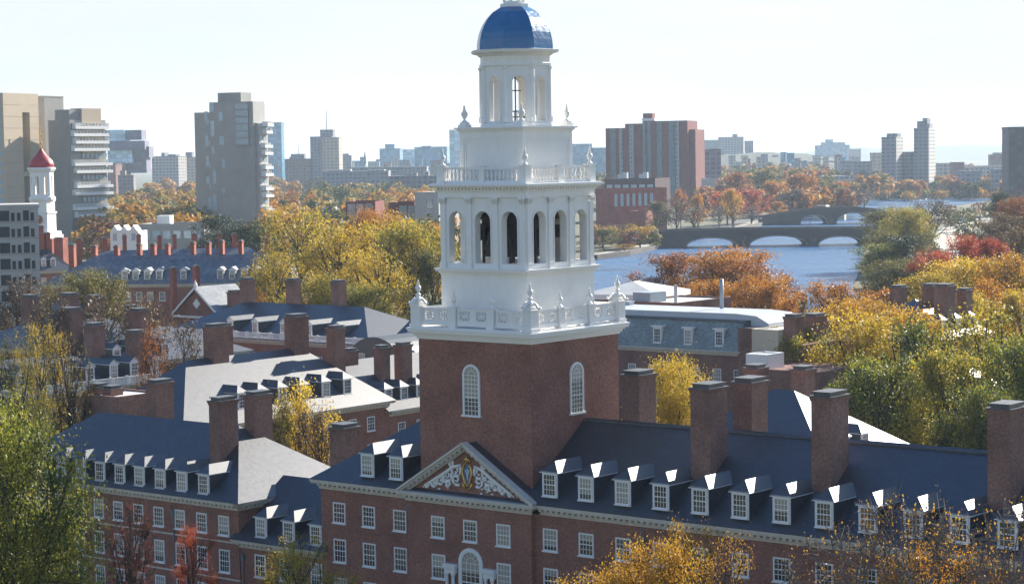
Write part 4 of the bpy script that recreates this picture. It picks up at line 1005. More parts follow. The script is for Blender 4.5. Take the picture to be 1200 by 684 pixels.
for i in range(14):
    for x in (-3, -8): simple_win(T, x, 0, zt - 7 - i * 3.6, 3.2, 2.0)
Y = 870; rot = rad(-28); p = at(46, 270, Y); T = thing('gray_shaft', 'narrow gray concrete shaft between the tan tower and balcony tower', 'tower', (p.x, p.y, 0), rot)
z = zat(113.5, 55, Y); blk(T, 'wall', 0, 4.6, 0, 12, -1, z, 'concrete_grey'); blk(T, 'coping', -.15, 4.75, -.15, 12.1, z, z + .4, 'concrete_light')
# balcony tower
Y = 850; rot = rad(-30); p = at(60, 275, Y); lc = (p.x, p.y); T = thing('balcony_tower', 'gray and white balcony tower left of the skyline gap, stepped roof', 'tower', (p.x, p.y, 0), rot)
W_ = on_front(lc, rot, 0, 83, 200)[0]; dd = [on_side(lc, rot, W_, x, 200)[0] for x in (83, 97, 100, 125)]
zt = zat(141, 70, Y); zt2 = zat(127, 100, Y)
b = MB(); b.box(0, W_, 0, dd[3], -1, zt); b.box(W_ * .55, W_ + .3, dd[1] * .9, dd[3] * .86, zt, zt2 + .0); part('wall', b, 'concrete_grey', T)
blk(T, 'penthouse', W_ * .3, W_ - .5, 0.5, dd[1] * .9 - .01, zt, zt2 - .5, 'concrete_grey')
blk(T, 'light_panel', W_ + .3, W_ + .6, dd[1] * .95, dd[3] * .85, zt - 14, zt2, 'concrete_tan')
for i in range(13):
    z = zt - 3.4 - i * 2.95
    if i in (0, 1) or i % 3 != 1:
        b = MB(); a = dd[0] + (.5 if i % 2 else 1.5); b.box(W_ + .0, W_ + 1.9, a, dd[3] + (1.8 if i > 3 else 0), z - .25, z); b.box(W_ + 1.75, W_ + 1.9, a, dd[3] + (1.8 if i > 3 else 0), z, z + .95)
        for y in np.arange(a, dd[3] + .5, 2.0): b.box(W_, W_ + 1.8, y, y + .12, z, z + 2.2)
        part('balcony', b, 'window_paint', T)
    else:
        for y in np.arange(dd[1], dd[3] - 1, 2.6): simple_win(T, W_ + .01 if y < 0 else W_ + .62, y, z + .2, 1.8, 1.5, math.pi / 2)
b = MB(); b.box(1, 7, 3, 8, zt, zt + 1.4); b.bars([(2, 2, zt), (2, 2, zt + 3)], .15, 5); part('roof_plant', b, 'window_paint', T)
# near apartment block with grid front
Y = 375; rot = rad(13.5); p = at(-14, 330, Y); lc = (p.x, p.y); T = thing('apartment_block', 'mid rise gray concrete apartment block with dark square windows at left edge', 'building', (p.x, p.y, 0), rot)
W_ = on_front(lc, rot, 0, 46, 290)[0]; zt = zat(240.5, 20, Y)
b = MB(); b.box(0, W_, 0, 14, -.3, zt); b.box(-.2, W_ + .2, -.25, 14.2, zt - .5, zt + .1); part('wall', b, 'concrete_light', T)
for i in range(8):
    z = zt - 2.9 - i * 2.86
    for px, w_, m_ in ((-7, 1.7, 'glass_dark'), (6, 1.9, 'glass_dark'), (16, .75, 'glass_dark'), (23, .75, 'glass_dark'), (31.5, 1.15, 'glass_dark'), (38.8, .75, 'glass_dark')):
        simple_win(T, on_front(lc, rot, 0, px, 290)[0], 0, z, w_, 2.0 if w_ > 1 else 1.6, mat=m_)
for i in range(1, 9): blk(T, 'floor_band', 0, W_, -.08, -.001, zt - .3 - i * 2.86, zt - .1 - i * 2.86, 'concrete_grey')
# clock tower with the red onion dome
Y = 560; p = at(51, 280, Y); T = thing('clock_tower', 'white clock tower with a red bell shaped dome and gold finial', 'tower', (p.x, p.y, 0), rad(-14))
def zz_(y): return zat(y, 52, Y)
k = Y / FPX
b = MB(); h = 21 * k; b.box(-h, h, -h, h, -.3, zz_(279)); part('brick_base', b, 'brick_bright', T)
b = MB(); 
for h, ya, yb in ((22, 279, 275), (20, 275, 271), (14.5, 271, 250), (15.8, 250, 248), (13.5, 248, 236), (14.5, 236, 234)): h *= k * .78; b.box(-h, h, -h, h, zz_(ya), zz_(yb))
part('white_stage', b, 'white_paint', T)
b = MB(); b.lathe([(15.5 * k, zz_(234)), (15.5 * k, zz_(231)), (13.8 * k, zz_(230))], 8, rot=rad(22.5)); 
part('lantern_base', b, 'white_paint', T)
for i in range(8):
    a = i * math.pi / 4; b = MB(); s_ = 2 * 12.6 * k * math.tan(math.pi / 8); z0, z1 = zz_(230), zz_(201)
    arcade(b, [0], s_ * .42, z0 + .5, z1 - 1.2, -s_ / 2, s_ / 2, z0, z1, -12.6 * k, -12.6 * k + .5, 8); b.xform(Matrix.Rotation(a, 4, 'Z')); part('lantern_wall', b, 'white_paint', T)
b = MB(); b.lathe([(14.8 * k, zz_(201)), (16.6 * k, zz_(198)), (16.2 * k, zz_(196.5)), (14 * k, zz_(196))], 8, rot=rad(22.5)); part('lantern_cornice', b, 'white_paint', T)
b = MB(); b.lathe([(x * k, zz_(y)) for x, y in ((14.2, 196), (14.6, 193), (13.5, 189), (10.5, 185.5), (7, 182), (3.8, 178), (1.8, 175), (.8, 173))], 12); part('dome', b, 'red_dome', T, smooth=True)
b = MB(); b.lathe([(x * k, zz_(y)) for x, y in ((.7, 173), (.7, 169), (1.8, 167.5), (.6, 166), (.5, 160), (1.1, 158), (.3, 156), (.25, 147))], 8); part('finial', b, 'gold_leaf', T)
b = MB(); b.extrude([(5.4 * k * math.cos(a), zz_(257) + 5.4 * k * math.sin(a)) for a in [i * math.pi / 10 for i in range(20)]], -11.4 * k - .35, -11.4 * k - .05); part('clock_face', b, 'brick_bright', T)
b = MB(); b.bars([(0, -11.4 * k - .4, zz_(257)), (.5, -11.4 * k - .4, zz_(254))], .1, 4); b.bars([(0, -11.4 * k - .4, zz_(257)), (-.5, -11.4 * k - .4, zz_(258))], .1, 4)
for i in range(12):
    a = i * math.pi / 6; b.bars([(4.1 * k * math.cos(a), -11.4 * k - .4, zz_(257) + 4.1 * k * math.sin(a)), (4.9 * k * math.cos(a), -11.4 * k - .4, zz_(257) + 4.9 * k * math.sin(a))], .07, 4)
part('clock_hands', b, 'gold_leaf', T)
hallpx('clock_house', 'brick hall with blue roof and white dormers at the foot of the clock tower', (38, 318), (84, 316), 11.5, 12, .7, dpx=[(51, 304), (62, 303)], chpx=[(46, 54, 266), (54, 62, 274), (66, 78, 280)], wpx=((51, 325), (64, 325)), group=G_H, slate='slate')

# ------------------------------------------------------------------ skyline
grid_mat('f_dark', (.07, .055, .06), (.03, .035, .05), 4, 3.4, .7); grid_mat('f_purple', (.13, .10, .16), (.05, .06, .10), 4, 3.6, .5); grid_mat('f_glass', (.35, .45, .5), (.25, .38, .45), 6, 4, .3, .3)
grid_mat('f_white', (.42, .38, .34), (.08, .10, .13), 4.2, 3.3, .85); grid_mat('f_grey', (.22, .22, .24), (.06, .08, .11), 4, 3.4, .7)
grid_mat('f_blue', (.12, .22, .30), (.06, .16, .24), 5, 3.6, .35, .25); grid_mat('f_brown', (.20, .14, .12), (.05, .06, .08), 4, 3.4, .8)
grid_mat('f_beige', (.45, .38, .29), (.12, .12, .13), 4.5, 3.5, 1.0); grid_mat('f_red', (.26, .09, .07), (.06, .07, .09), 5, 3.6, .9)
grid_mat('f_strip_teal', (.09, .17, .17), (.04, .08, .11), 2.2, 2.95, .5, .4); grid_mat('f_strip_pale', (.30, .33, .34), (.05, .09, .12), 2.2, 2.95, .55, .4)
grid_mat('f_apt', (.14, .045, .05), (.05, .07, .08), 3.4, 2.95, .45); grid_mat('f_tower', (.20, .21, .23), (.04, .06, .09), 3.8, 3.0, .8); grid_mat('f_towerlit', (.58, .55, .50), (.07, .09, .12), 4.4, 3.0, 1.0)  # lit tower grid is a paler copy, sunlight put into its wall colour
def sky_b(name, label, x0, x1, ytop, Y, mat, depth=None, rot=0, top=(), group='skyline buildings', ybase=None, cat='building', right=None, x_side=None):
    """px extents; rot turns it so that the right side shows; top: (x0, x1, ytop, mat) roof structures"""
    a = at(x0, 195, Y); c = at(x1, 195, Y); f_w = c.x - a.x; 
    r = rot; 
    if x_side: f_w = at(x_side, 195, Y).x - a.x; side_w = at(x1, 195, Y).x - at(x_side, 195, Y).x
    W_ = f_w / math.cos(r); dp = depth or max(12, f_w * .6)
    if x_side: dp = side_w / max(.1, math.sin(-r))
    t_ = thing(name, label, cat, (a.x, a.y, 0), r, group); zt = at((x0 + x1) / 2, ytop, Y).z
    b = MB(); b.box(0, W_, 0, dp, -1, zt - 1.0); b.box(-.3, W_ + .3, -.3, dp + .3, zt - 1.0, zt); part('wall', b, mat, t_)
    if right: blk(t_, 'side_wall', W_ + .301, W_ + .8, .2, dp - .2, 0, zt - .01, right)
    for q0, q1, yt, mm in top:
        u0, u1 = [(at(q, 195, Y).x - a.x) / math.cos(r) for q in (q0, q1)]; blk(t_, 'roof_block', max(0, u0), min(u1, W_ + .5), dp * .2, dp * .7, zt - .01, at(q0, yt, Y).z, mm)
    return t_
S = sky_b
# offset glass and purple blocks
Y = 2100; p = at(123, 200, Y); T = thing('stacked_offices', 'office building of shifted purple and glass boxes on the left skyline', 'building', (p.x, p.y, 0), 0, 'skyline buildings')
for x0, x1, ya, yb, mat, dy in ((123, 147, 167, 152.5, 'f_glass', 0), (147, 166, 164, 152.5, 'f_purple', 3), (125, 171, 176, 165.5, 'f_purple', -4), (126, 155, 192, 174.5, 'f_glass', 1), (149, 174, 185, 172, 'f_purple', 5), (146, 170, 203, 183, 'f_purple', 8), (128, 147, 215, 191, 'f_brown', 0)):
    blk(T, 'office_block', at(x0, 190, Y).x - p.x, at(x1, 190, Y).x - p.x, dy, dy + 28, at(x0, ya, Y).z, at(x0, yb, Y).z, mat)
S('terraced_offices', 'brown stepped office building below the shifted boxes', 126, 136, 192, 2000, 'f_red', top=(), rot=rad(-20))
S('terraced_offices', 'stepped terraces descending right beside the brown offices', 138, 156, 205, 1980, 'f_brown', top=((140, 146, 200, 'f_brown'),))
data = [
 ('slab_building', 'pale concrete slab with thin fins left of the gray tower', 178, 211, 183, 2300, 'f_white', -20, ((188, 192, 179, 'f_grey'), (196, 206, 181, 'f_grey'))),
 ('slab_building', 'beige slab building with cooling tower just left of the gray tower', 210, 231, 184, 2400, 'f_beige', -15, ((217, 225, 178.5, 'f_grey'),)),
 ('glass_tower', 'slim sky blue glass tower behind the gray tower', 312, 331, 143.5, 2700, 'f_blue', -10, ()),
 ('office_building', 'brown grid fronted office block right of the slim glass tower', 334, 364, 186, 2300, 'f_brown', -10, ((340, 356, 180.5, 'f_grey'),)),
 ('dark_tower', 'dark stepped office tower with a thin mast on the left skyline', 364, 390, 160, 2300, 'f_grey', -15, ((375, 392, 152, 'f_grey'),)),
 ('office_tower', 'beige finned tower joined to the dark masted tower', 378, 398, 161, 2290, 'f_beige', -15, ()),
 ('office_building', 'low gray offices right of the masted tower', 398, 412, 182, 2700, 'f_grey', 0, ((401, 409, 180, 'f_white'),)),
 ('office_building', 'blue gray block rising alone left of the belfry', 445, 469, 174, 3000, 'f_blue', -8, ((451, 462, 169, 'f_blue'),)),
 ('office_building', 'pale green glass offices left of the belfry', 472, 488, 175, 2900, 'f_glass', 0, ()),
 ('office_building', 'wide blue offices touching the belfry at left', 486, 524, 172, 2800, 'f_blue', -5, ((494, 505, 171, 'f_grey'),)),
 ('glass_tower', 'pale glass tower rising just left of the upper urn stage', 527, 539, 152, 2600, 'f_glass', 0, ()),
 ('office_building', 'long low pale blue laboratory block above the orange trees', 377, 455, 200.5, 1900, 'f_grey', 0, ((385, 410, 199, 'f_white'), (430, 450, 199, 'f_white'))),
 ('office_building', 'dark low offices behind the laboratory block', 412, 500, 195.5, 2100, 'f_grey', 0, ()),
 ('office_building', 'low gray roof with white plant boxes left of the belfry', 455, 514, 206, 1500, 'f_grey', 0, ((476, 488, 203, 'f_white'), (495, 502, 201, 'f_white'))),
 ('office_building', 'blue offices seen between belfry and red apartments', 671, 694, 168.5, 2700, 'f_blue', 0, ()),
 ('office_building', 'second blue offices beside the red apartments', 691, 711, 173, 2500, 'f_blue', 0, ()),
 ('glass_slab', 'dark slab with glass left half beside the red apartments', 819, 845, 175, 1500, 'f_grey', 0, ((832, 844, 174.5, 'f_brown'),)),
 ('hill_block', 'blue white hospital block on the hill', 842, 871, 160.5, 2900, 'f_white', -10, ((858, 864, 157, 'f_white'),)),
 ('hill_block', 'low pale wing left of the hospital block', 818, 843, 164, 3200, 'f_grey', 0, ()),
 ('hill_block', 'gray wing right of the hospital block', 871, 883, 165, 3000, 'f_grey', 0, ()),
 ('hill_block', 'pale blue block on the far ridge with small roof tower', 955, 995, 170, 3900, 'f_blue', -8, ((967, 976, 163.5, 'f_blue'), (962, 990, 167, 'f_blue'))),
 ('hill_block', 'small pale block right of the ridge block', 995, 1009, 174.5, 3700, 'f_white', 0, ()),
 ('campus_block', 'green gray flat topped block left of the twin towers', 986, 1002, 188, 2000, 'f_grey', 0, ()),
 ('campus_block', 'dark ribbed block left of the twin towers', 1000, 1022, 189, 1950, 'f_grey', 0, ()),
 ('campus_block', 'beige blank block behind the left twin tower', 1022, 1034, 179, 2050, 'f_beige', 0, ()),
 ('low_block', 'long low white roofed shed along the far bank', 1100, 1120, 191, 1950, 'f_white', 0, ()),
 ('low_block', 'small brown block among far bank sheds', 1117, 1130, 190, 1850, 'f_red', 0, ()),
 ('low_block', 'pale low shed right of the brown block', 1131, 1153, 195, 1900, 'f_white', 0, ()),
 ('low_block', 'beige low shed with curved looking roof near the right edge', 1150, 1181, 194, 1950, 'f_white', 0, ()),
 ('low_block', 'red brown offices near the right edge skyline', 1161, 1182, 181, 2300, 'f_red', 0, ((1165, 1175, 179, 'f_grey'),)),
 ('low_block', 'gray flat building left of the pale shed', 1126, 1150, 200, 1700, 'f_grey', 0, ()),
 ('low_block', 'wide gray block on the far bank at right', 1165, 1184, 198, 1600, 'f_grey', 0, ()),
 ('low_block', 'long dark bank side building below the twin towers', 1030, 1128, 211.5, 1800, 'f_grey', 0, ()),
 ('low_block', 'low white topped building behind the second bridge', 965, 1012, 206, 1700, 'f_white', 0, ()),
]
for nm, lb, x0, x1, yt, Y, mat, rt_, top in data: S(nm, lb, x0, x1, yt, Y, mat, rot=rad(rt_) if rt_ else 0, top=top)
for x, y0, y1, Y, lb in ((382.5, 152, 129, 2300, 'thin radio mast on the dark stepped tower'), (350, 186, 168, 2300, 'short mast above the brown office block'), (427.5, 192, 177, 2600, 'slender church like spire on the left skyline')):
    a, c = at(x, y0, Y), at(x, y1, Y); b = MB(); b.bars([a, c], [.5, .2] if y0 < 190 else [2.2, .4], 6); solo('mast', b, 'concrete_grey', lb, 'mast')
# twin towers by the river
for x0, xs, x1, yt, top, lb in ((1033, 1048, 1062, 160.5, ((1037, 1052, 156.5, 'f_grey'),), 'shorter left one of the twin riverside towers'), (1071, 1086, 1099.5, 150, ((1073, 1083, 142, 'f_grey'), (1079, 1084, 138.5, 'f_grey'), (1083, 1090, 145, 'f_white')), 'taller right one of the twin riverside towers')):
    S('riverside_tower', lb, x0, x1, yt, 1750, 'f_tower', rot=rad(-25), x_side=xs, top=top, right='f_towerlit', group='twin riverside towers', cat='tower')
S('riverside_block', 'lower link building between the twin riverside towers', 1060, 1072, 178, 1760, 'f_tower', group='twin riverside towers')
# glassy block at the right edge
t_ = S('office_tower', 'dark ribbed office tower at the right edge of the skyline', 1182, 1210, 148.5, 1150, 'f_dark', rot=rad(-5), depth=25)
# red riverside apartments
Y = 1440; rot = rad(-18); T = thing('red_apartments', 'big red brick apartment slab with vertical strips of teal glass', 'building', tuple(at(710, 240, Y).xy) + (0,), rot, None); lc = T.location.xy
def ux_(px, yl=0): return on_front(lc, rot, yl, px, 190)[0]
secs = ((710, 733, 150, 10), (733, 754, 145, 4), (754, 768, 142, 0), (768, 806, 142, 0))
for x0, x1, yt, yl in secs: blk(T, 'wall', ux_(x0, yl), ux_(x1, yl), yl, 30, -1, at((x0 + x1) / 2, yt, Y).z, 'brick_far')
xe = ux_(806); blk(T, 'side_wing', xe + .01, xe + 4, 6, 34, -1, at(810, 152, Y).z, 'brick_far'); 
b = MB(); zt = at(760, 142, Y).z; b.box(ux_(750), ux_(765), 6, 16, zt, zt + 1.8); part('roof_kerb', b, 'white_paint', T); blk(T, 'penthouse', ux_(751), ux_(762), 7, 15, zt + 1.8, at(757, 133, Y).z, 'brick_far')
for x0, x1, yt, yl in ((716, 722, 151, 10), (726, 730, 151, 10), (738, 743, 147, 4), (753.5, 757, 143, 0), (759, 763, 143, 0), (770, 776, 143, 0), (784, 791, 143, 0), (792, 796, 143, 0)):
    a, c = ux_(x0, yl), ux_(x1, yl); z1 = at(x0, yt, Y).z; b = MB(); b.box(a, c, yl - .5, yl - .01, 2, z1); part('glass_strip', b, 'f_strip_pale' if x0 in (726, 738, 792) else 'f_strip_teal', T)
def fb(name, lb, x0, x1, yt, Y, depth, mat, top='tar_roof', rot=rad(-20), wx=(), grp=None):
    t_, W_, zt = flat_block(name, lb, x0, x1, yt, Y, depth, mat, top, rot, par=.8, group=grp)
    return t_, W_, zt
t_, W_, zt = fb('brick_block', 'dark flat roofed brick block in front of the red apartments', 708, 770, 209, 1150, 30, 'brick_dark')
for i, x in enumerate((W_ * .2, W_ * .3, W_ * .62, W_ * .7)): blk(t_, 'roof_plant', x, x + 2.4, 6, 9, zt - .8, zt + 2.2 + (i % 2), 'white_metal')
for z in (zt - 5, zt - 9, zt - 13):
    for x in rng(3, 4.6, 6): simple_win(t_, x, 0, z, 3.2, 1.6)
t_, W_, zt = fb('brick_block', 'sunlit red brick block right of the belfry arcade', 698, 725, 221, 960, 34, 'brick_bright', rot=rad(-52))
for i in range(7): simple_win(t_, W_, 3 + i * 3.6, zt - 8, 1.6, 5.5, math.pi / 2)
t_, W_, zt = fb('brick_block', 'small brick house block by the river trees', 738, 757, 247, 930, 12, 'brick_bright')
fb('brick_block', 'low gray flat roofed buildings below the dark brick block', 742, 770, 238, 1000, 14, 'concrete_grey')
fb('white_block', 'plain white block beside the red apartments', 822, 846, 209, 1400, 16, 'concrete_light')
fb('white_block', 'pale low block beyond the orange trees right of the gray tower', 377, 392, 243, 860, 12, 'concrete_light', rot=0)
t_, W_, zt = fb('glass_school', 'brown and glass school building in the yellow trees', 405, 440, 236, 760, 20, 'brick_far', rot=rad(-6)); 
for x in rng(2, 3.2, 3): simple_win(t_, x, 0, zt - 5.5, 2.6, 4.6, mat='glass_blue')
t_, W_, zt = fb('glass_school', 'brown school wing with big pale windows left of the belfry', 455, 486, 237, 720, 20, 'brick_far', rot=rad(-6))
for x in (5.0, 8.2): simple_win(t_, x, 0, zt - 6, 2.6, 4.8, mat='glass_blue')
t_, W_, zt = fb('white_wing', 'white walled wing touching the belfry at left', 486, 516, 225, 700, 18, 'concrete_light', rot=rad(-20))
for z in (zt - 5.5, zt - 9.5): simple_win(t_, 5.2, 0, z, 2.2, 3., mat='glass_blue')
t_, W_, zt = fb('long_block', 'long gray building with roof boxes behind the chimney rows', 163, 240, 262, 640, 16, 'concrete_grey', rot=rad(-4)); blk(t_, 'roof_box', W_ * .24, W_ * .44, 3, 8, zt - .8, zt + 2.4, 'white_paint')
for x in rng(2, 3.2, 6): simple_win(t_, x, 0, zt - 4.5, 2.2, 2.4)
t_, W_, zt = fb('white_house', 'white gabled house with arched windows left of the long gray building', 129, 163, 271, 600, 10, 'white_paint', rot=rad(-4))
for i in range(3):
    b = MB(); b.extrude([(i * 2.7 + .1, zt), (i * 2.7 + 2.6, zt), (i * 2.7 + 1.35, zt + 1.7)], -.3, 5); part('gable', b, 'white_paint', t_); simple_win(t_, i * 2.7 + 1.35, -.0, zt - 2.6, 1.0, 2.)
# ridge-side houses seen through haze
for i in range(26):
    x = 850 + i * 6.1 + R.uniform(-2, 2); Y = R.uniform(2200, 2700); y = 186 + R.uniform(-5, 7) - (3 if 860 < x < 940 else 0)
    c_ = R.choice(['f_white', 'f_grey', 'f_red', 'f_beige', 'f_blue']); w_ = R.uniform(4, 11)
    t_ = S('hillside_building', None, x, x + w_, y, Y, c_, group='pale buildings scattered on the far hillside')
    t_['label'] = 'small hazy building among trees on the far hillside'
for i in range(22):
    x = 398 + i * 5.6 if i < 20 else 330 + i; x = 330 + i * 9.2; Y = R.uniform(2500, 3300); y = 188 + R.uniform(-5, 5)
    t_ = S('skyline_building', None, x, x + R.uniform(6, 14), y, Y, R.choice(['f_blue', 'f_grey', 'f_white', 'f_brown']), group='low hazy buildings along the left horizon'); t_['label'] = 'low hazy building along the left horizon'

# ------------------------------------------------------------------ bridges
def bridge(name, label, Y, x0, x1, arches, deck, ybot, wide=16, pier_w=None, rot=0):
    """arches: (px left, px right, py crown); deck: [(px, py)] top line"""
    T = thing(name, label, 'bridge', tuple(at((x0 + x1) / 2, ybot, Y).xy) + (0,), 0)
    ox = T.location.x
    X = lambda px: at(px, 270, Y).x - ox
    def ztop(px): return at(px, np.interp(px, [d[0] for d in deck], [d[1] for d in deck]), Y).z
    xs = sorted(set([x0, x1] + [a for ar in arches for a in ar[:2]] + list(np.linspace(x0, x1, 24))))
    b = MB(); cols = []
    for ar in arches:
        n = 22; cxp, hw = (ar[0] + ar[1]) / 2, (ar[1] - ar[0]) / 2
        cols += [cxp + hw * math.cos(math.pi * i / n) for i in range(n + 1)]
    cols = sorted(set([round(c, 3) for c in cols] + [x0, x1] + [round(float(v), 3) for v in np.linspace(x0, x1, 30) if not any(a[0] < v < a[1] for a in arches)]))
    def zlow(px, ar):
        if ar is None: return -.5
        cxp, hw = (ar[0] + ar[1]) / 2, (ar[1] - ar[0]) / 2; t = max(0, 1 - ((px - cxp) / hw) ** 2); return .03 + (at(px, ar[2], Y).z - .03) * t ** .5
    for a, c in zip(cols, cols[1:]):
        mid = (a + c) / 2; ar = next((q for q in arches if q[0] <= mid <= q[1]), None)
        b.extrude([(X(a), zlow(a, ar)), (X(c), zlow(c, ar)), (X(c), ztop(c)), (X(a), ztop(a))], 0, wide)
    part('span', b, 'bridge_stone', T)
    for ya, yb, m0 in ((-.45, .35, 0), (wide - .35, wide + .45, 0)):
        p_ = MB()
        for a, c in zip(cols, cols[1:]): p_.extrude([(X(a), ztop(a) + .002), (X(c), ztop(c) + .002), (X(c), ztop(c) + 1.05), (X(a), ztop(a) + 1.05)], ya, yb)
        part('parapet', p_, 'bridge_stone', T)
    for ar in arches:
        r_ = MB(); P = [(X((ar[0] + ar[1]) / 2 + (ar[1] - ar[0]) / 2 * math.cos(a)), -.12, zlow((ar[0] + ar[1]) / 2 + (ar[1] - ar[0]) / 2 * math.cos(a), ar) + .25) for a in [math.pi * i / 20 for i in range(21)]]
        r_.bars(P, .32, 4); part('arch_ring', r_, 'bridge_trim', T)
    for a0, a1 in zip(arches, arches[1:]):
        m_ = (a0[1] + a1[0]) / 2; w_ = X(a1[0]) - X(a0[1]); q = MB(); q.lathe([(w_ * .46, -.5), (w_ * .46, 2.2), (w_ * .34, 3.0), (w_ * .24, 4.6)], 10, (X(m_), -.2)); part('pier', q, 'bridge_stone', T)
    d_ = MB()
    for a, c in zip(cols, cols[1:]): d_.face([(X(a), .36, ztop(a) + .01), (X(c), .36, ztop(c) + .01), (X(c), wide - .36, ztop(c) + .01), (X(a), wide - .36, ztop(a) + .01)])
    part('roadway', d_, 'asphalt', T)
    return T
bridge('stone_bridge', 'nearer dark stone bridge with three visible low arches over the river', 812, 768, 1030, [(804, 864, 279.3), (878, 946, 276.8), (959, 1013, 277.5), (1020, 1060, 279)][:3],
       [(768, 274), (800, 272.5), (850, 271.2), (900, 270.6), (960, 270.2), (1030, 270.0)], 289)
bridge('stone_bridge', 'farther hump backed stone bridge with two pale rimmed arches', 1050, 893, 1032, [(938, 970, 252.4), (980, 1022, 249.6)],
       [(893, 256.5), (905, 254.5), (930, 250), (960, 246), (985, 244.8), (1010, 245.2), (1032, 247.5)], 261)
# boathouse at the second bridge
p = at(972, 246, 1120); T = thing('boathouse', 'white riverside boathouse with a dark roof by the far bridge', 'building', (p.x, p.y, 0), rad(-15))
b = MB(); b.box(-11, 0, 0, 14, 0, 9); b.box(0.01, 10, -2, 10, 0, 7); part('wall', b, 'beige_wall', T); b = MB(); b.extrude([(-11.6, 9), (.6, 9), (-2.5, 12), (-8.5, 12)], -.6, 14.6); part('dark_roof', b, 'slate', T)
b = MB(); b.extrude([(-.6, 7), (10.6, 7), (5, 10.5)], -2.5, 10.5); part('gable_roof', b, 'slate_grey', T); T.scale = (.8, .8, .62)

# ------------------------------------------------------------------ trees
def tree_variant(seed, nleaf, leaf, limbs=6, fill=1., wide=.40, low=.25, twig=True, shape='round', ntw=4):
    """unit height tree: (trunk and limb mesh, leaf mesh). Leaves are scattered in clumps round the twig ends"""
    rr = random.Random(seed); rn = np.random.RandomState(seed)
    b = MB(); tips = []
    def pt(a, r_, z): return Vector((r_ * math.cos(a), r_ * math.sin(a), z))
    lean = Vector((rr.uniform(-.03, .03), rr.uniform(-.03, .03), 0)); top = Vector((0, 0, .55)) + lean * 2
    b.bars([(0, 0, -.01), tuple(lean * .4 + Vector((0, 0, low * .6))), tuple(lean + Vector((0, 0, low + .08))), tuple(top), tuple(top + Vector((rr.uniform(-.03, .03), 0, .22)))], [.030, .022, .018, .010, .003], 7)
    tips.append(top + Vector((0, 0, .3)))
    for i in range(limbs):
        a = 2 * math.pi * (i + rr.uniform(-.3, .3)) / limbs; z0 = rr.uniform(low, .5); s0 = Vector((0, 0, z0)) + lean
        zt = rr.uniform(.42, .9); 
        env = math.sqrt(max(.05, 1 - ((zt - .6) / .42) ** 2)) if shape == 'round' else max(.12, (1.0 - zt) * 1.25)
        e = pt(a, wide * env * rr.uniform(.6, .8), zt); mid = (s0 + e) / 2 + Vector((0, 0, -.03 + rr.uniform(-.02, .03))) + pt(a + 1.5, rr.uniform(-.03, .03), 0)
        b.bars([s0, mid, e], [.014, .010, .004], 5)
        for j in range(5):
            t_ = rr.uniform(.35, 1); q0 = s0.lerp(mid, t_ * 2) if t_ < .5 else mid.lerp(e, t_ * 2 - 1)
            a2 = a + rr.uniform(-1.3, 1.3); d = pt(a2, wide * rr.uniform(.22, .5), 0) + Vector((0, 0, rr.uniform(-.06, .22))); q1 = q0 + d
            hz_ = math.hypot(q1.x, q1.y); zz = min(.97, max(low * .7, q1.z)); env = math.sqrt(max(.02, 1 - ((zz - .6) / .43) ** 2)) if shape == 'round' else max(.1, (1.02 - zz) * 1.25)
            if hz_ > wide * env: q1.x *= wide * env / hz_; q1.y *= wide * env / hz_
            q1.z = zz
            qm = (q0 + q1) / 2 + Vector((0, 0, rr.uniform(-.02, .02))); b.bars([q0, qm, q1], [.005, .0035, .0018], 4); tips.append(q1); tips.append(qm)
            if twig:
                for k in range(ntw):
                    u = q0.lerp(q1, rr.uniform(.4, 1)); v = u + Vector((rr.gauss(0, .05), rr.gauss(0, .05), rr.uniform(-.02, .08)))
                    b.bars([u, v], [.002, .0008], 3); tips.append(v)
    for i in range(16):
        a = rr.uniform(0, 6.28); r_ = wide * rr.uniform(.1, .8); zt = (.6 + .37 * math.sqrt(1 - (r_ / wide) ** 2)) if shape == 'round' else .6 + .36 * (1 - r_ / wide)
        if shape != 'round': r_ *= .4
        e = pt(a, r_, zt); s0 = Vector((0, 0, rr.uniform(.45, .7))) + lean; mid = (s0 + e) / 2 + Vector((rr.gauss(0, .02), rr.gauss(0, .02), .01)); b.bars([s0, mid, e], [.007, .0045, .002], 4); tips += [e, mid, (mid + e) / 2]
        for k in range(max(2, ntw // 2)):
            u = mid.lerp(e, rr.uniform(.3, 1)); v = u + Vector((rr.gauss(0, .05), rr.gauss(0, .05), rr.uniform(-.02, .05))); b.bars([u, v], [.002, .0008], 3); tips.append(v)
    T_ = np.array([tuple(p) for p in tips]); T_[:, 2] = np.minimum(T_[:, 2], .97)
    wts = rn.uniform(.2, 1.6, len(T_)); wts /= wts.sum()
    idx = rn.choice(len(T_), nleaf, p=wts); sig = rn.uniform(.022, .058, len(T_))[idx][:, None] * fill
    C = T_[idx] + rn.normal(0, 1, (nleaf, 3)) * sig * np.array([1, 1, .75])
    kz = .97 / np.percentile(C[:, 2], 98.5); kr = (.44 if wide > .35 else wide) / np.percentile(np.hypot(C[:, 0], C[:, 1]), 96); C *= np.array([kr, kr, kz]); b.xform(Matrix.Diagonal((kr, kr, kz, 1)))
    clump = rn.uniform(0, 1, len(T_))[idx]
    sz = leaf * rn.uniform(.6, 1.4, nleaf)
    n = rn.normal(0, 1, (nleaf, 3)); n[:, 2] = np.abs(n[:, 2]) + .4; n /= np.linalg.norm(n, axis=1)[:, None]
    a = np.cross(n, rn.normal(0, 1, (nleaf, 3))); a /= np.linalg.norm(a, axis=1)[:, None]; c = np.cross(n, a)
    V = np.stack([C + a * sz[:, None], C + c * sz[:, None] * .6, C - a * sz[:, None], C - c * sz[:, None] * .6], 1).reshape(-1, 3)
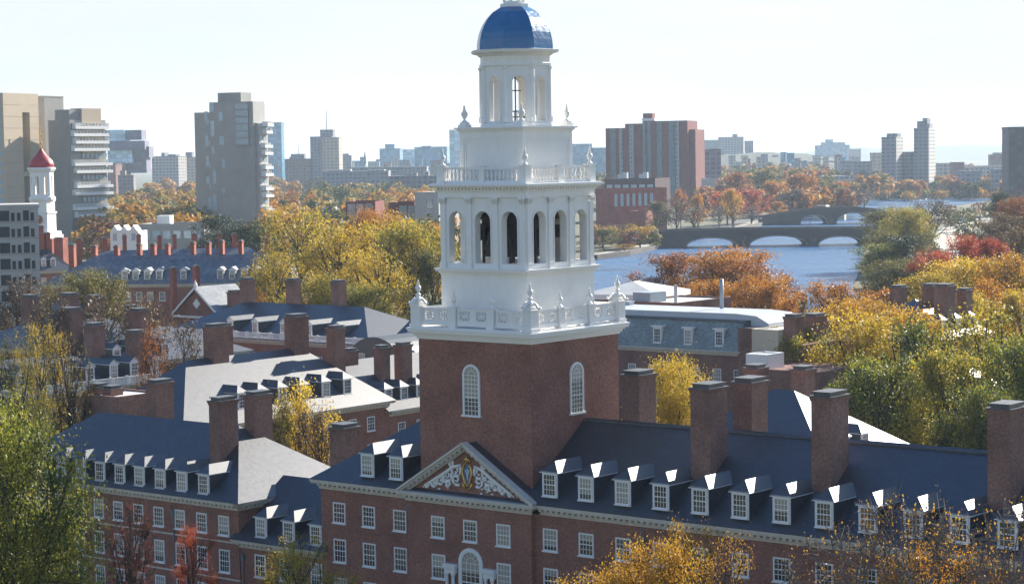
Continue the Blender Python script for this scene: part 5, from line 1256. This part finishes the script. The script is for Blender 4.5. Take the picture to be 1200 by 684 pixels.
    me = fast_mesh('crown', V, nleaf); at_ = me.attributes.new('rnd', 'FLOAT', 'FACE'); at_.data.foreach_set('value', np.clip(clump * .6 + rn.uniform(0, .4, nleaf), 0, 1).astype(np.float32))
    return b.mesh('trunk', ['bark']), me
def fast_mesh(name, V, nq):
    me = bpy.data.meshes.new(name); me.vertices.add(len(V)); me.vertices.foreach_set('co', V.astype(np.float32).ravel())
    me.loops.add(nq * 4); me.loops.foreach_set('vertex_index', np.arange(nq * 4, dtype=np.int32))
    me.polygons.add(nq); me.polygons.foreach_set('loop_start', np.arange(0, nq * 4, 4, dtype=np.int32)); me.polygons.foreach_set('loop_total', np.full(nq, 4, dtype=np.int32))
    me.update(); me.validate(); return me
TV = {
 'near': [tree_variant(s, 46000, .0062, 9, 1.1, .42, .16) for s in (1, 2)],
 'sparse': [tree_variant(s, 16000, .0056, 9, .72, .46, .22, ntw=7) for s in (5, 6, 7)],
 'thin': [tree_variant(s, 3000, .0052, 12, .38, .44, .2, ntw=30) for s in (8, 9)],
 'mid': [tree_variant(s, 19000, .0095, 8, .95, .43, .15) for s in (11, 12, 13, 14)],
 'midopen': [tree_variant(s, 9500, .0095, 9, 1.0, .44, .2, ntw=6) for s in (15, 16, 17)],
 'far': [tree_variant(s, 3600, .021, 6, 1.2, .46, .08, False) for s in (21, 22, 23, 24)],
 'farbare': [tree_variant(s, 2200, .014, 8, 1.1, .46, .12, ntw=6) for s in (25, 26)],
}
tn = [0]
def tree(kind, mat, px, py, Y, wpx, label, group=None, cat='tree', bark='bark', z0=0., var=None):
    """a tree whose top shows at photo point (px, py) at distance Y, wpx photo pixels wide"""
    tn[0] += 1; vs = TV[kind]; tm, cm = vs[(tn[0] if var is None else var) % len(vs)]
    top = at(px, py, Y); h = top.z - z0; wu = {'column': .34, 'cone': .62}.get(kind, .88); wd = wpx / FPX * Y / wu
    o = thing('tree', label, cat, (top.x, top.y, z0), R.uniform(0, 6.28), group); 
    for nm, me, m_ in (('trunk', tm, bark), ('crown', cm, mat)):
        q = bpy.data.objects.new(nm, me); COL.objects.link(q); q.parent = o; q.scale = (wd, wd, h)
        if not me.materials: me.materials.append(MATS[mat])
        q.material_slots[0].link = 'OBJECT'; q.material_slots[0].material = MATS[m_]
    return o
# near the camera
tree('near', 'leaf_green', -8, 470, 122, 240, 'big green tree with yellow lit top filling the lower left corner', var=0)
tree('sparse', 'leaf_olive', 22, 392, 168, 80, 'thin olive tree standing above the lower left green tree', var=1)
tree('thin', 'leaf_yellow', 80, 392, 186, 60, 'thin yellow tree in front of the left dormer row', var=2)
tree('sparse', 'leaf_yellow', 45, 378, 205, 70, 'bright yellow crown near the left edge in front of the balustrade')
tree('sparse', 'leaf_red', 225, 614, 150, 62, 'small red leaved tree in front of the lower left hall', var=0)
tree('thin', 'leaf_red', 150, 590, 149, 70, 'thin dark red tree left of the small red tree', var=1)
tree('sparse', 'leaf_greengold', 352, 628, 136, 130, 'small green and yellow tree in front of the low link building', var=1)
tree('sparse', 'leaf_gold', 695, 664, 118, 140, 'low golden tree below the right hand facade windows', var=2)
tree('near', 'leaf_gold', 768, 636, 117, 150, 'dense golden tree in the middle of the bottom edge', var=1)
tree('sparse', 'leaf_gold', 832, 616, 119, 130, 'tallest golden tree reaching the white cornice', var=0)
tree('thin', 'leaf_gold', 995, 612, 108, 180, 'nearly bare gray tree with few yellow leaves, left one at bottom right', bark='bark_grey', var=0)
tree('thin', 'leaf_gold', 1085, 583, 106, 210, 'bare twiggy tree with yellow tufts in front of the right dormers', bark='bark_grey', var=1)
tree('thin', 'leaf_gold', 1190, 585, 104, 190, 'bare tree with orange leaves at the lower right edge', bark='bark_grey', var=0)
tree('sparse', 'leaf_orange', 1110, 640, 104, 170, 'low orange leaved tree at the bottom right', var=1)
tree('near', 'leaf_yellow', 790, 421, 187, 110, 'glowing yellow tree behind the main ridge between chimneys', var=1)
tree('midopen', 'leaf_yellow', 352, 448, 186, 92, 'yellow leaved tree between the two left halls', var=0)
tree('midopen', 'leaf_olive', 322, 470, 183, 60, 'greenish thin tree beside the left hip roof chimney', var=2)
tree('midopen', 'leaf_brown', 372, 476, 180, 60, 'half bare brown tree left of the pediment hall roof', var=1)
# courtyard and left middle
for a in [('midopen', 'leaf_brown', 20, 325, 300, 80, 'olive brown bare looking tree in front of the grid fronted block'), ('mid', 'leaf_olive', 108, 316, 330, 88, 'yellow green round tree before the long chimney hall'),
          ('midopen', 'leaf_olive', 62, 330, 320, 60, 'thin olive tree at the corner of the grid fronted block'), ('farbare', 'leaf_brown', 165, 348, 270, 80, 'bare brown tree among the left chimneys'),
          ('farbare', 'leaf_brown', 120, 340, 268, 80, 'bare gray tree behind the broad left chimneys'), ('farbare', 'leaf_rust', 178, 380, 236, 44, 'rusty thin tree beside the left hall chimney'),
          ('farbare', 'leaf_brown', 60, 345, 262, 60, 'bare tree in front of the clock house'), ('farbare', 'leaf_brown', 215, 372, 262, 50, 'bare tree below the small white pediment'),
          ('mid', 'leaf_darkgreen', 256, 252, 600, 70, 'dark evergreen mass at the foot of the gray tower'), ('mid', 'leaf_darkgreen', 292, 260, 560, 46, 'dark green tree right of the evergreen by the gray tower'),
          ('mid', 'leaf_darkgreen', 275, 262, 585, 44, 'dark green tree between the two evergreens by the gray tower'),
          ('mid', 'leaf_yellow', 300, 315, 395, 60, 'small yellow tree right of the front range'), ('farbare', 'leaf_rust', 300, 338, 330, 34, 'red orange shrub like tree by the left balustraded hall')]: tree(*a)
for a in [('midopen', 'leaf_greengold', 350, 243, 400, 110, 'large green yellow tree right of the gray tower'), ('midopen', 'leaf_yellow', 322, 296, 372, 80, 'yellow tree with dark stems in front of the big green yellow tree'),
          ('midopen', 'leaf_yellow', 400, 262, 390, 110, 'tall yellow tree with dark forked limbs left of the belfry'), ('midopen', 'leaf_gold', 452, 248, 410, 84, 'golden tree below the school wing'),
          ('mid', 'leaf_greengold', 480, 258, 370, 104, 'tall green yellow tree touching the belfry at left'), ('midopen', 'leaf_yellow', 442, 292, 350, 96, 'lower yellow tree between the two tall ones'),
          ('mid', 'leaf_greengold', 365, 322, 345, 96, 'low green tree behind the dark hipped roof'), ('mid', 'leaf_olive', 505, 292, 345, 84, 'olive tree partly behind the white drum'),
          ('mid', 'leaf_greengold', 425, 332, 338, 90, 'bushy green tree over the dark roof ridge'), ('mid', 'leaf_orange', 425, 245, 470, 50, 'orange tree beside the brown school'),
          ('mid', 'leaf_orange', 505, 262, 440, 40, 'orange tree just left of the arcade')]: tree(*a)
# right bank foreground
for a in [('mid', 'leaf_rust', 790, 297, 400, 104, 'rust red tree on the near river bank, leftmost'), ('mid', 'leaf_orange', 852, 291, 385, 120, 'broad orange brown tree on the near river bank'),
          ('mid', 'leaf_rust', 885, 307, 375, 100, 'rusty brown tree right of the broad orange brown tree'), ('mid', 'leaf_orange', 900, 323, 355, 92, 'bright orange tree below the rusty brown tree'),
          ('mid', 'leaf_orange', 832, 328, 358, 92, 'orange tree behind the flue pipe'), ('mid', 'leaf_orange', 778, 346, 362, 80, 'small orange tree left of the flue pipe'),
          ('midopen', 'leaf_orange', 985, 328, 330, 96, 'airy orange yellow tree against the water'), ('thin', 'leaf_orange', 952, 335, 335, 44, 'thin peach coloured tree against the water'),
          ('mid', 'leaf_yellow', 965, 366, 300, 84, 'yellow tree above the cream wall chimneys'), ('mid', 'leaf_gold', 1008, 350, 290, 96, 'golden tree among the garden chimneys'),
          ('mid', 'leaf_greengold', 940, 385, 238, 110, 'green gold tree right of the cream wall'), ('mid', 'leaf_yellow', 1005, 368, 232, 120, 'broad yellow tree above the sunlit hip'),
          ('midopen', 'leaf_green', 1078, 374, 214, 150, 'big dark limbed green tree at the right'), ('mid', 'leaf_gold', 1062, 360, 240, 110, 'golden tree in front of the garden house'),
          ('midopen', 'leaf_greengold', 1158, 362, 218, 150, 'large green gold tree at the right edge above the main ridge'), ('mid', 'leaf_green', 1035, 416, 200, 120, 'lower dark green tree beside the sunlit hip'),
          ('mid', 'leaf_greengold', 1108, 408, 196, 130, 'low green tree along the main ridge at right'), ('mid', 'leaf_green', 1200, 395, 200, 110, 'green tree cut by the right edge'),
          ('mid', 'leaf_green', 1150, 450, 188, 110, 'dark green tree left of the last tall chimney'), ('mid', 'leaf_green', 1000, 440, 208, 70, 'small green tree behind the front chimney')]: tree(*a)
for a in [('mid', 'leaf_yellow', 1085, 320, 335, 96, 'yellow tree left of three behind the garden chimneys'), ('mid', 'leaf_yellow', 1135, 303, 350, 110, 'tall yellow tree below the red trees'),
          ('mid', 'leaf_gold', 1188, 298, 340, 100, 'golden tree at the right edge below the brown wood'), ('midopen', 'leaf_orange', 1160, 326, 300, 96, 'orange brown tree right of the garden house'),
          ('mid', 'leaf_yellow', 1195, 340, 290, 90, 'yellow tree low at the right edge'), ('mid', 'leaf_greengold', 1118, 340, 285, 90, 'green gold tree behind the tall garden chimney'),
          ('mid', 'leaf_red', 1092, 294, 420, 60, 'scarlet tree left of the two red ones'), ('mid', 'leaf_red', 1126, 276, 440, 60, 'salmon red tree in the middle of the red group'), ('mid', 'leaf_red', 1162, 280, 430, 54, 'salmon red tree right of the red group'),
          ('mid', 'leaf_olive', 1052, 304, 430, 74, 'round olive tree on the bank beside dark shade'), ('mid', 'leaf_darkgreen', 1068, 318, 415, 34, 'dark green tree on the bank right of the round olive one'),
          ('mid', 'leaf_darkgreen', 1026, 318, 450, 40, 'dark shaded tree at the water edge'), ('far', 'leaf_orange', 1040, 338, 400, 50, 'low orange bush like tree on the bank'),
          ('mid', 'leaf_olive', 1046, 243, 640, 74, 'tall olive tree on the bank in front of the bridges'), ('mid', 'leaf_greengold', 1064, 243, 620, 64, 'green gold tall tree right of the olive bank tree'),
          ('mid', 'leaf_olive', 1038, 270, 560, 54, 'olive tree leaning over the water'), ('mid', 'leaf_darkgreen', 1062, 276, 520, 70, 'deep green tree in the bank group'),
          ('mid', 'leaf_green', 1035, 285, 520, 66, 'green tree low in the bank group'), ('farbare', 'leaf_brown', 1092, 232, 760, 56, 'gray brown bare tree left of the parkway'), ('farbare', 'leaf_brown', 1080, 262, 620, 40, 'bare brown tree at the parkway curve')]: tree(*a)
brown = [(1178, 250, 520, 60), (1163, 258, 480, 50), (1195, 232, 560, 60), (1200, 265, 440, 50), (1168, 275, 450, 44)]
for (x, y, Y, w_), lb in zip(brown, ('brown orange tree on the right edge slope, middle one', 'brown tree leftmost on the right edge slope', 'highest orange brown tree on the right edge slope', 'brown tree cut by the edge below the highest one', 'small brown tree above the salmon red trees')): tree('mid', 'leaf_brown' if x != 1195 else 'leaf_rust', x, y, Y, w_, lb)
tree('mid', 'leaf_darkgreen', 1172, 224, 760, 30, 'dark evergreen by the right edge tower')
# left bank of the river
for a in [('far', 'leaf_olive', 708, 268, 800, 44, 'olive tree at the river beside the belfry cornice'), ('farbare', 'leaf_brown', 725, 262, 830, 44, 'bare tree in front of the sunlit red block'),
          ('far', 'leaf_gold', 750, 266, 815, 42, 'golden round tree at the left bridge abutment'), ('far', 'leaf_gold', 732, 286, 790, 30, 'small gold bush tree at the water by the abutment'),
          ('far', 'leaf_olive', 770, 236, 930, 36, 'yellow green round tree behind the nearer bridge, left'), ('farbare', 'leaf_brown', 792, 230, 930, 44, 'gray brown bare tree behind the nearer bridge'),
          ('farbare', 'leaf_brown', 812, 238, 940, 36, 'second gray brown bare tree along the river path'), ('far', 'leaf_orange', 797, 222, 980, 20, 'small orange tree under the red apartments'), ('far', 'leaf_orange', 817, 228, 970, 22, 'bright orange tree right of the red apartments'),
          ('farbare', 'leaf_brown', 842, 240, 985, 26, 'bare tree on the river path, third'), ('farbare', 'leaf_brown', 860, 234, 1020, 26, 'bare tree on the river path, fourth'), ('far', 'leaf_red', 852, 222, 1060, 44, 'dull red tree behind the river path'),
          ('far', 'leaf_red', 880, 222, 1080, 44, 'brick red tree right of the dull red one'), ('far', 'leaf_gold', 858, 221, 1010, 26, 'yellow tree under the white block'), ('farbare', 'leaf_brown', 880, 240, 1050, 22, 'bare tree at the far bridge abutment'),
          ('far', 'leaf_rust', 862, 202, 1250, 46, 'brown rust tree rising above the red ones'), ('far', 'leaf_orange', 905, 212, 1180, 40, 'orange tree left of the boathouse'), ('far', 'leaf_olive', 895, 198, 1300, 40, 'olive tree high on the left bank'),
          ('far', 'leaf_orange', 938, 203, 1230, 46, 'big orange tree above the boathouse'), ('far', 'leaf_brown', 928, 222, 1150, 34, 'gray purple tree left of the boathouse'), ('far', 'leaf_orange', 912, 236, 1110, 26, 'small orange tree at the far bridge end'),
          ('far', 'leaf_olive', 958, 208, 1260, 30, 'green tree behind the boathouse roof'), ('far', 'leaf_orange', 985, 212, 1300, 24, 'small orange tree right of the boathouse'), ('far', 'leaf_brown', 1000, 217, 1280, 30, 'brown tree right of the boathouse'),
          ('far', 'leaf_brown', 1012, 214, 1320, 26, 'purple brown tree at the far water bend')]: tree(*a)
# ------------------------------------------------------------------ woods that read as one mass
def wood(name, label, spots, leaf=.9, n=420, seed=1):
    rn = np.random.RandomState(seed); Vs = []; hue = []; rnd = []
    for x, y, Y, wpx, hgt, hu in spots:
        c = at(x, y, Y); r_ = wpx / FPX * Y / 2; zc = c.z - hgt * .42
        d = rn.normal(0, 1, (n, 3)); d /= np.linalg.norm(d, axis=1)[:, None]; lob = 1 + .18 * np.sin(d[:, 0] * 5 + x) * np.cos(d[:, 1] * 4 + y) + .12 * np.sin(d[:, 2] * 7 + x)
        P = np.array([c.x, c.y, zc]) + d * (lob * rn.uniform(.55, 1.02, n) ** .6)[:, None] * np.array([r_, r_, hgt * .45])
        nn = d + rn.normal(0, .6, (n, 3)); nn /= np.linalg.norm(nn, axis=1)[:, None]
        a = np.cross(nn, rn.normal(0, 1, (n, 3))); a /= np.linalg.norm(a, axis=1)[:, None]; b_ = np.cross(nn, a); s = (leaf * rn.uniform(.5, 1.5, n))[:, None]
        Vs.append(np.stack([P + a * s, P + b_ * s * .7, P - a * s, P - b_ * s * .7], 1).reshape(-1, 3)); hue.append(np.clip(np.full(n, hu) + rn.normal(0, .02, n), 0, 1)); rnd.append(rn.uniform(0, 1, n))
    V = np.concatenate(Vs); me = fast_mesh(name, V, len(V) // 4); me.materials.append(MATS['wood_leaves'])
    for k_, v in (('hue', hue), ('rnd', rnd)): me.attributes.new(k_, 'FLOAT', 'FACE').data.foreach_set('value', np.concatenate(v).astype(np.float32))
    o = bpy.data.objects.new(name, me); COL.objects.link(o); o['kind'] = 'stuff'; o['label'] = label; return o
def spots(n, x0, x1, fy_, Y0, Y1, w0, w1, hues, hgt=(13, 18), seed=3):
    r_ = random.Random(seed); S_ = []
    for i in range(n):
        x = r_.uniform(x0, x1); Y = r_.uniform(Y0, Y1); zt = r_.uniform(*hgt); 
        # top height on flat ground at that distance
        yh = CY + 0; p = Vector((0, Y, zt)); y = fy_(x, Y, zt); S_.append((x, y, Y, r_.uniform(w0, w1) * 900 / Y, zt * .95, r_.choice(hues)))
    return S_
def ytop_flat(x, Y, z):
    k = (z - H) / Y; lo, hi = 100., 680.
    for _ in range(22):
        m_ = (lo + hi) / 2; d = ray(x, m_)
        if d.z / d.y > k: lo = m_
        else: hi = m_
    return lo
fl = lambda x, Y, z: ytop_flat(x, Y, z)
wood('autumn_wood', 'orange and brown woods left of the gray tower', spots(90, 100, 245, fl, 680, 1500, 26, 36, (.4, .5, .6, .62, .35, .3, .66, .45, .95)), seed=2)
wood('autumn_wood', 'autumn woods between the gray tower and belfry', spots(150, 300, 530, fl, 520, 1500, 26, 38, (.42, .5, .6, .66, .3, .22, .75, .55, .1), seed=5), seed=3)
wood('hillside_wood', 'hazy woods on the hill beyond the left bank', spots(120, 845, 1040, lambda x, Y, z: ytop_flat(x, Y, z) - max(0, 9 - abs(x - 905) * .08), 1500, 2500, 26, 40, (.4, .6, .3, .2, .7, .15, .8), seed=8), leaf=1.6, seed=4)
wood('far_wood', 'distant hazy woods along the horizon at right', spots(150, 1000, 1230, fl, 1500, 3300, 30, 60, (.6, .3, .2, .7, .15, .8, .95), seed=9, hgt=(9, 15)), leaf=1.8, seed=5)
wood('far_wood', 'distant hazy woods along the horizon at left', spots(130, -20, 720, fl, 1500, 2600, 36, 60, (.5, .6, .3, .2, .7, .1), seed=10), leaf=1.6, seed=6)
wood('bank_wood', 'shrubs and low trees along the far water edge', spots(80, 1025, 1190, fl, 1500, 1620, 14, 24, (.2, .3, .6, .42, .1, .95), seed=12, hgt=(4, 8)), leaf=.9, n=160, seed=7)
wood('bank_wood', 'shrubs beside the parkway and right bank', spots(50, 1030, 1200, fl, 520, 1100, 16, 26, (.2, .3, .1, .42, .95, 1.), seed=13, hgt=(5, 10)), leaf=.6, n=260, seed=8)
wood('bank_wood', 'woods behind the left bank trees', spots(70, 820, 1010, fl, 1150, 1500, 24, 34, (.7, .6, .8, .95, .5, .3, .88), seed=14, hgt=(11, 16)), leaf=1., seed=9)
wood('bank_wood', 'shrubs along the left river wall', spots(30, 690, 770, fl, 800, 900, 14, 22, (.2, .3, .42, .95, .5), seed=15, hgt=(4, 8)), leaf=.6, n=220, seed=10)
wood('courtyard_shrubs', 'garden greenery at the foot of the halls', spots(70, -40, 420, fl, 160, 420, 5, 9, (.1, .2, .3, .42, .95), seed=16, hgt=(3, 8)), leaf=.3, n=500, seed=11)
wood('courtyard_shrubs', 'garden greenery behind the main hall at right', spots(80, 760, 1260, fl, 190, 480, 6, 10, (.1, .2, .3, .42, .5, .95), seed=17, hgt=(3, 8)), leaf=.3, n=500, seed=12)

# ------------------------------------------------------------------ cars, lamp posts
def car_mesh(mat):
    b = MB(); b.extrude([(-2.1, .3), (2.15, .3), (2.2, .75), (1.3, .92), (.65, 1.42), (-1.1, 1.45), (-1.75, .98), (-2.15, .9)], -.85, .85)
    return b
def car(mat, px, py, rz, label):
    p = ground(px, py, .06); t_ = thing('car', label, 'car', (p.x, p.y, .06), rz, 'cars by the river')
    part('body', car_mesh(mat), mat, t_); b = MB(); b.extrude([(1.15, .95), (.62, 1.36), (-1.02, 1.38), (-1.55, 1.0)], -.87, .87); part('windows', b, 'glass', t_)
    for x in (-1.35, 1.35):
        for y in (-.8, .8): b = MB(); b.extrude([(x + .33 * math.cos(a), .33 + .33 * math.sin(a)) for a in [i * math.pi / 6 for i in range(12)]], y - .1, y + .1); part('wheel', b, 'tyre', t_)
for a in (('car_silver', 773, 272.5, .1, 'blue gray car waiting at the left bridge end'), ('car_dark', 779, 274, .2, 'dark car at the left bridge end'), ('car_white', 1135, 258.5, 1.0, 'white car on the parkway, farthest'),
          ('car_white', 1128, 262, 1.0, 'white car on the parkway near the brown trees'), ('car_silver', 1140, 260, 1.0, 'silver car on the parkway edge'), ('car_dark', 1122, 268, 1.1, 'dark car nearest on the parkway'), ('car_white', 1148, 254, .9, 'white car beyond the parkway bend')): car(*a)
for x, y, Yb, lb in ((787.5, 256, 286, 'lamp post at the left end of the nearer bridge'), (1130, 250, 279, 'lamp post on the parkway'), (949, 248, 262, 'lamp post rising over the far bridge')):
    p = ground(x, Yb, 0); top = at(x, y, p.y); b = MB(); b.bars([(0, 0, 0), (0, 0, top.z)], [.16, .1], 6); b.bars([(0, 0, top.z), (1.4, 0, top.z + .2)], .08, 5); b.box(1.2, 1.9, -.15, .15, top.z + .08, top.z + .25); solo('street_lamp', b, 'lead_flat', lb, 'street lamp', (p.x, p.y, 0), group='street lamps by the river')
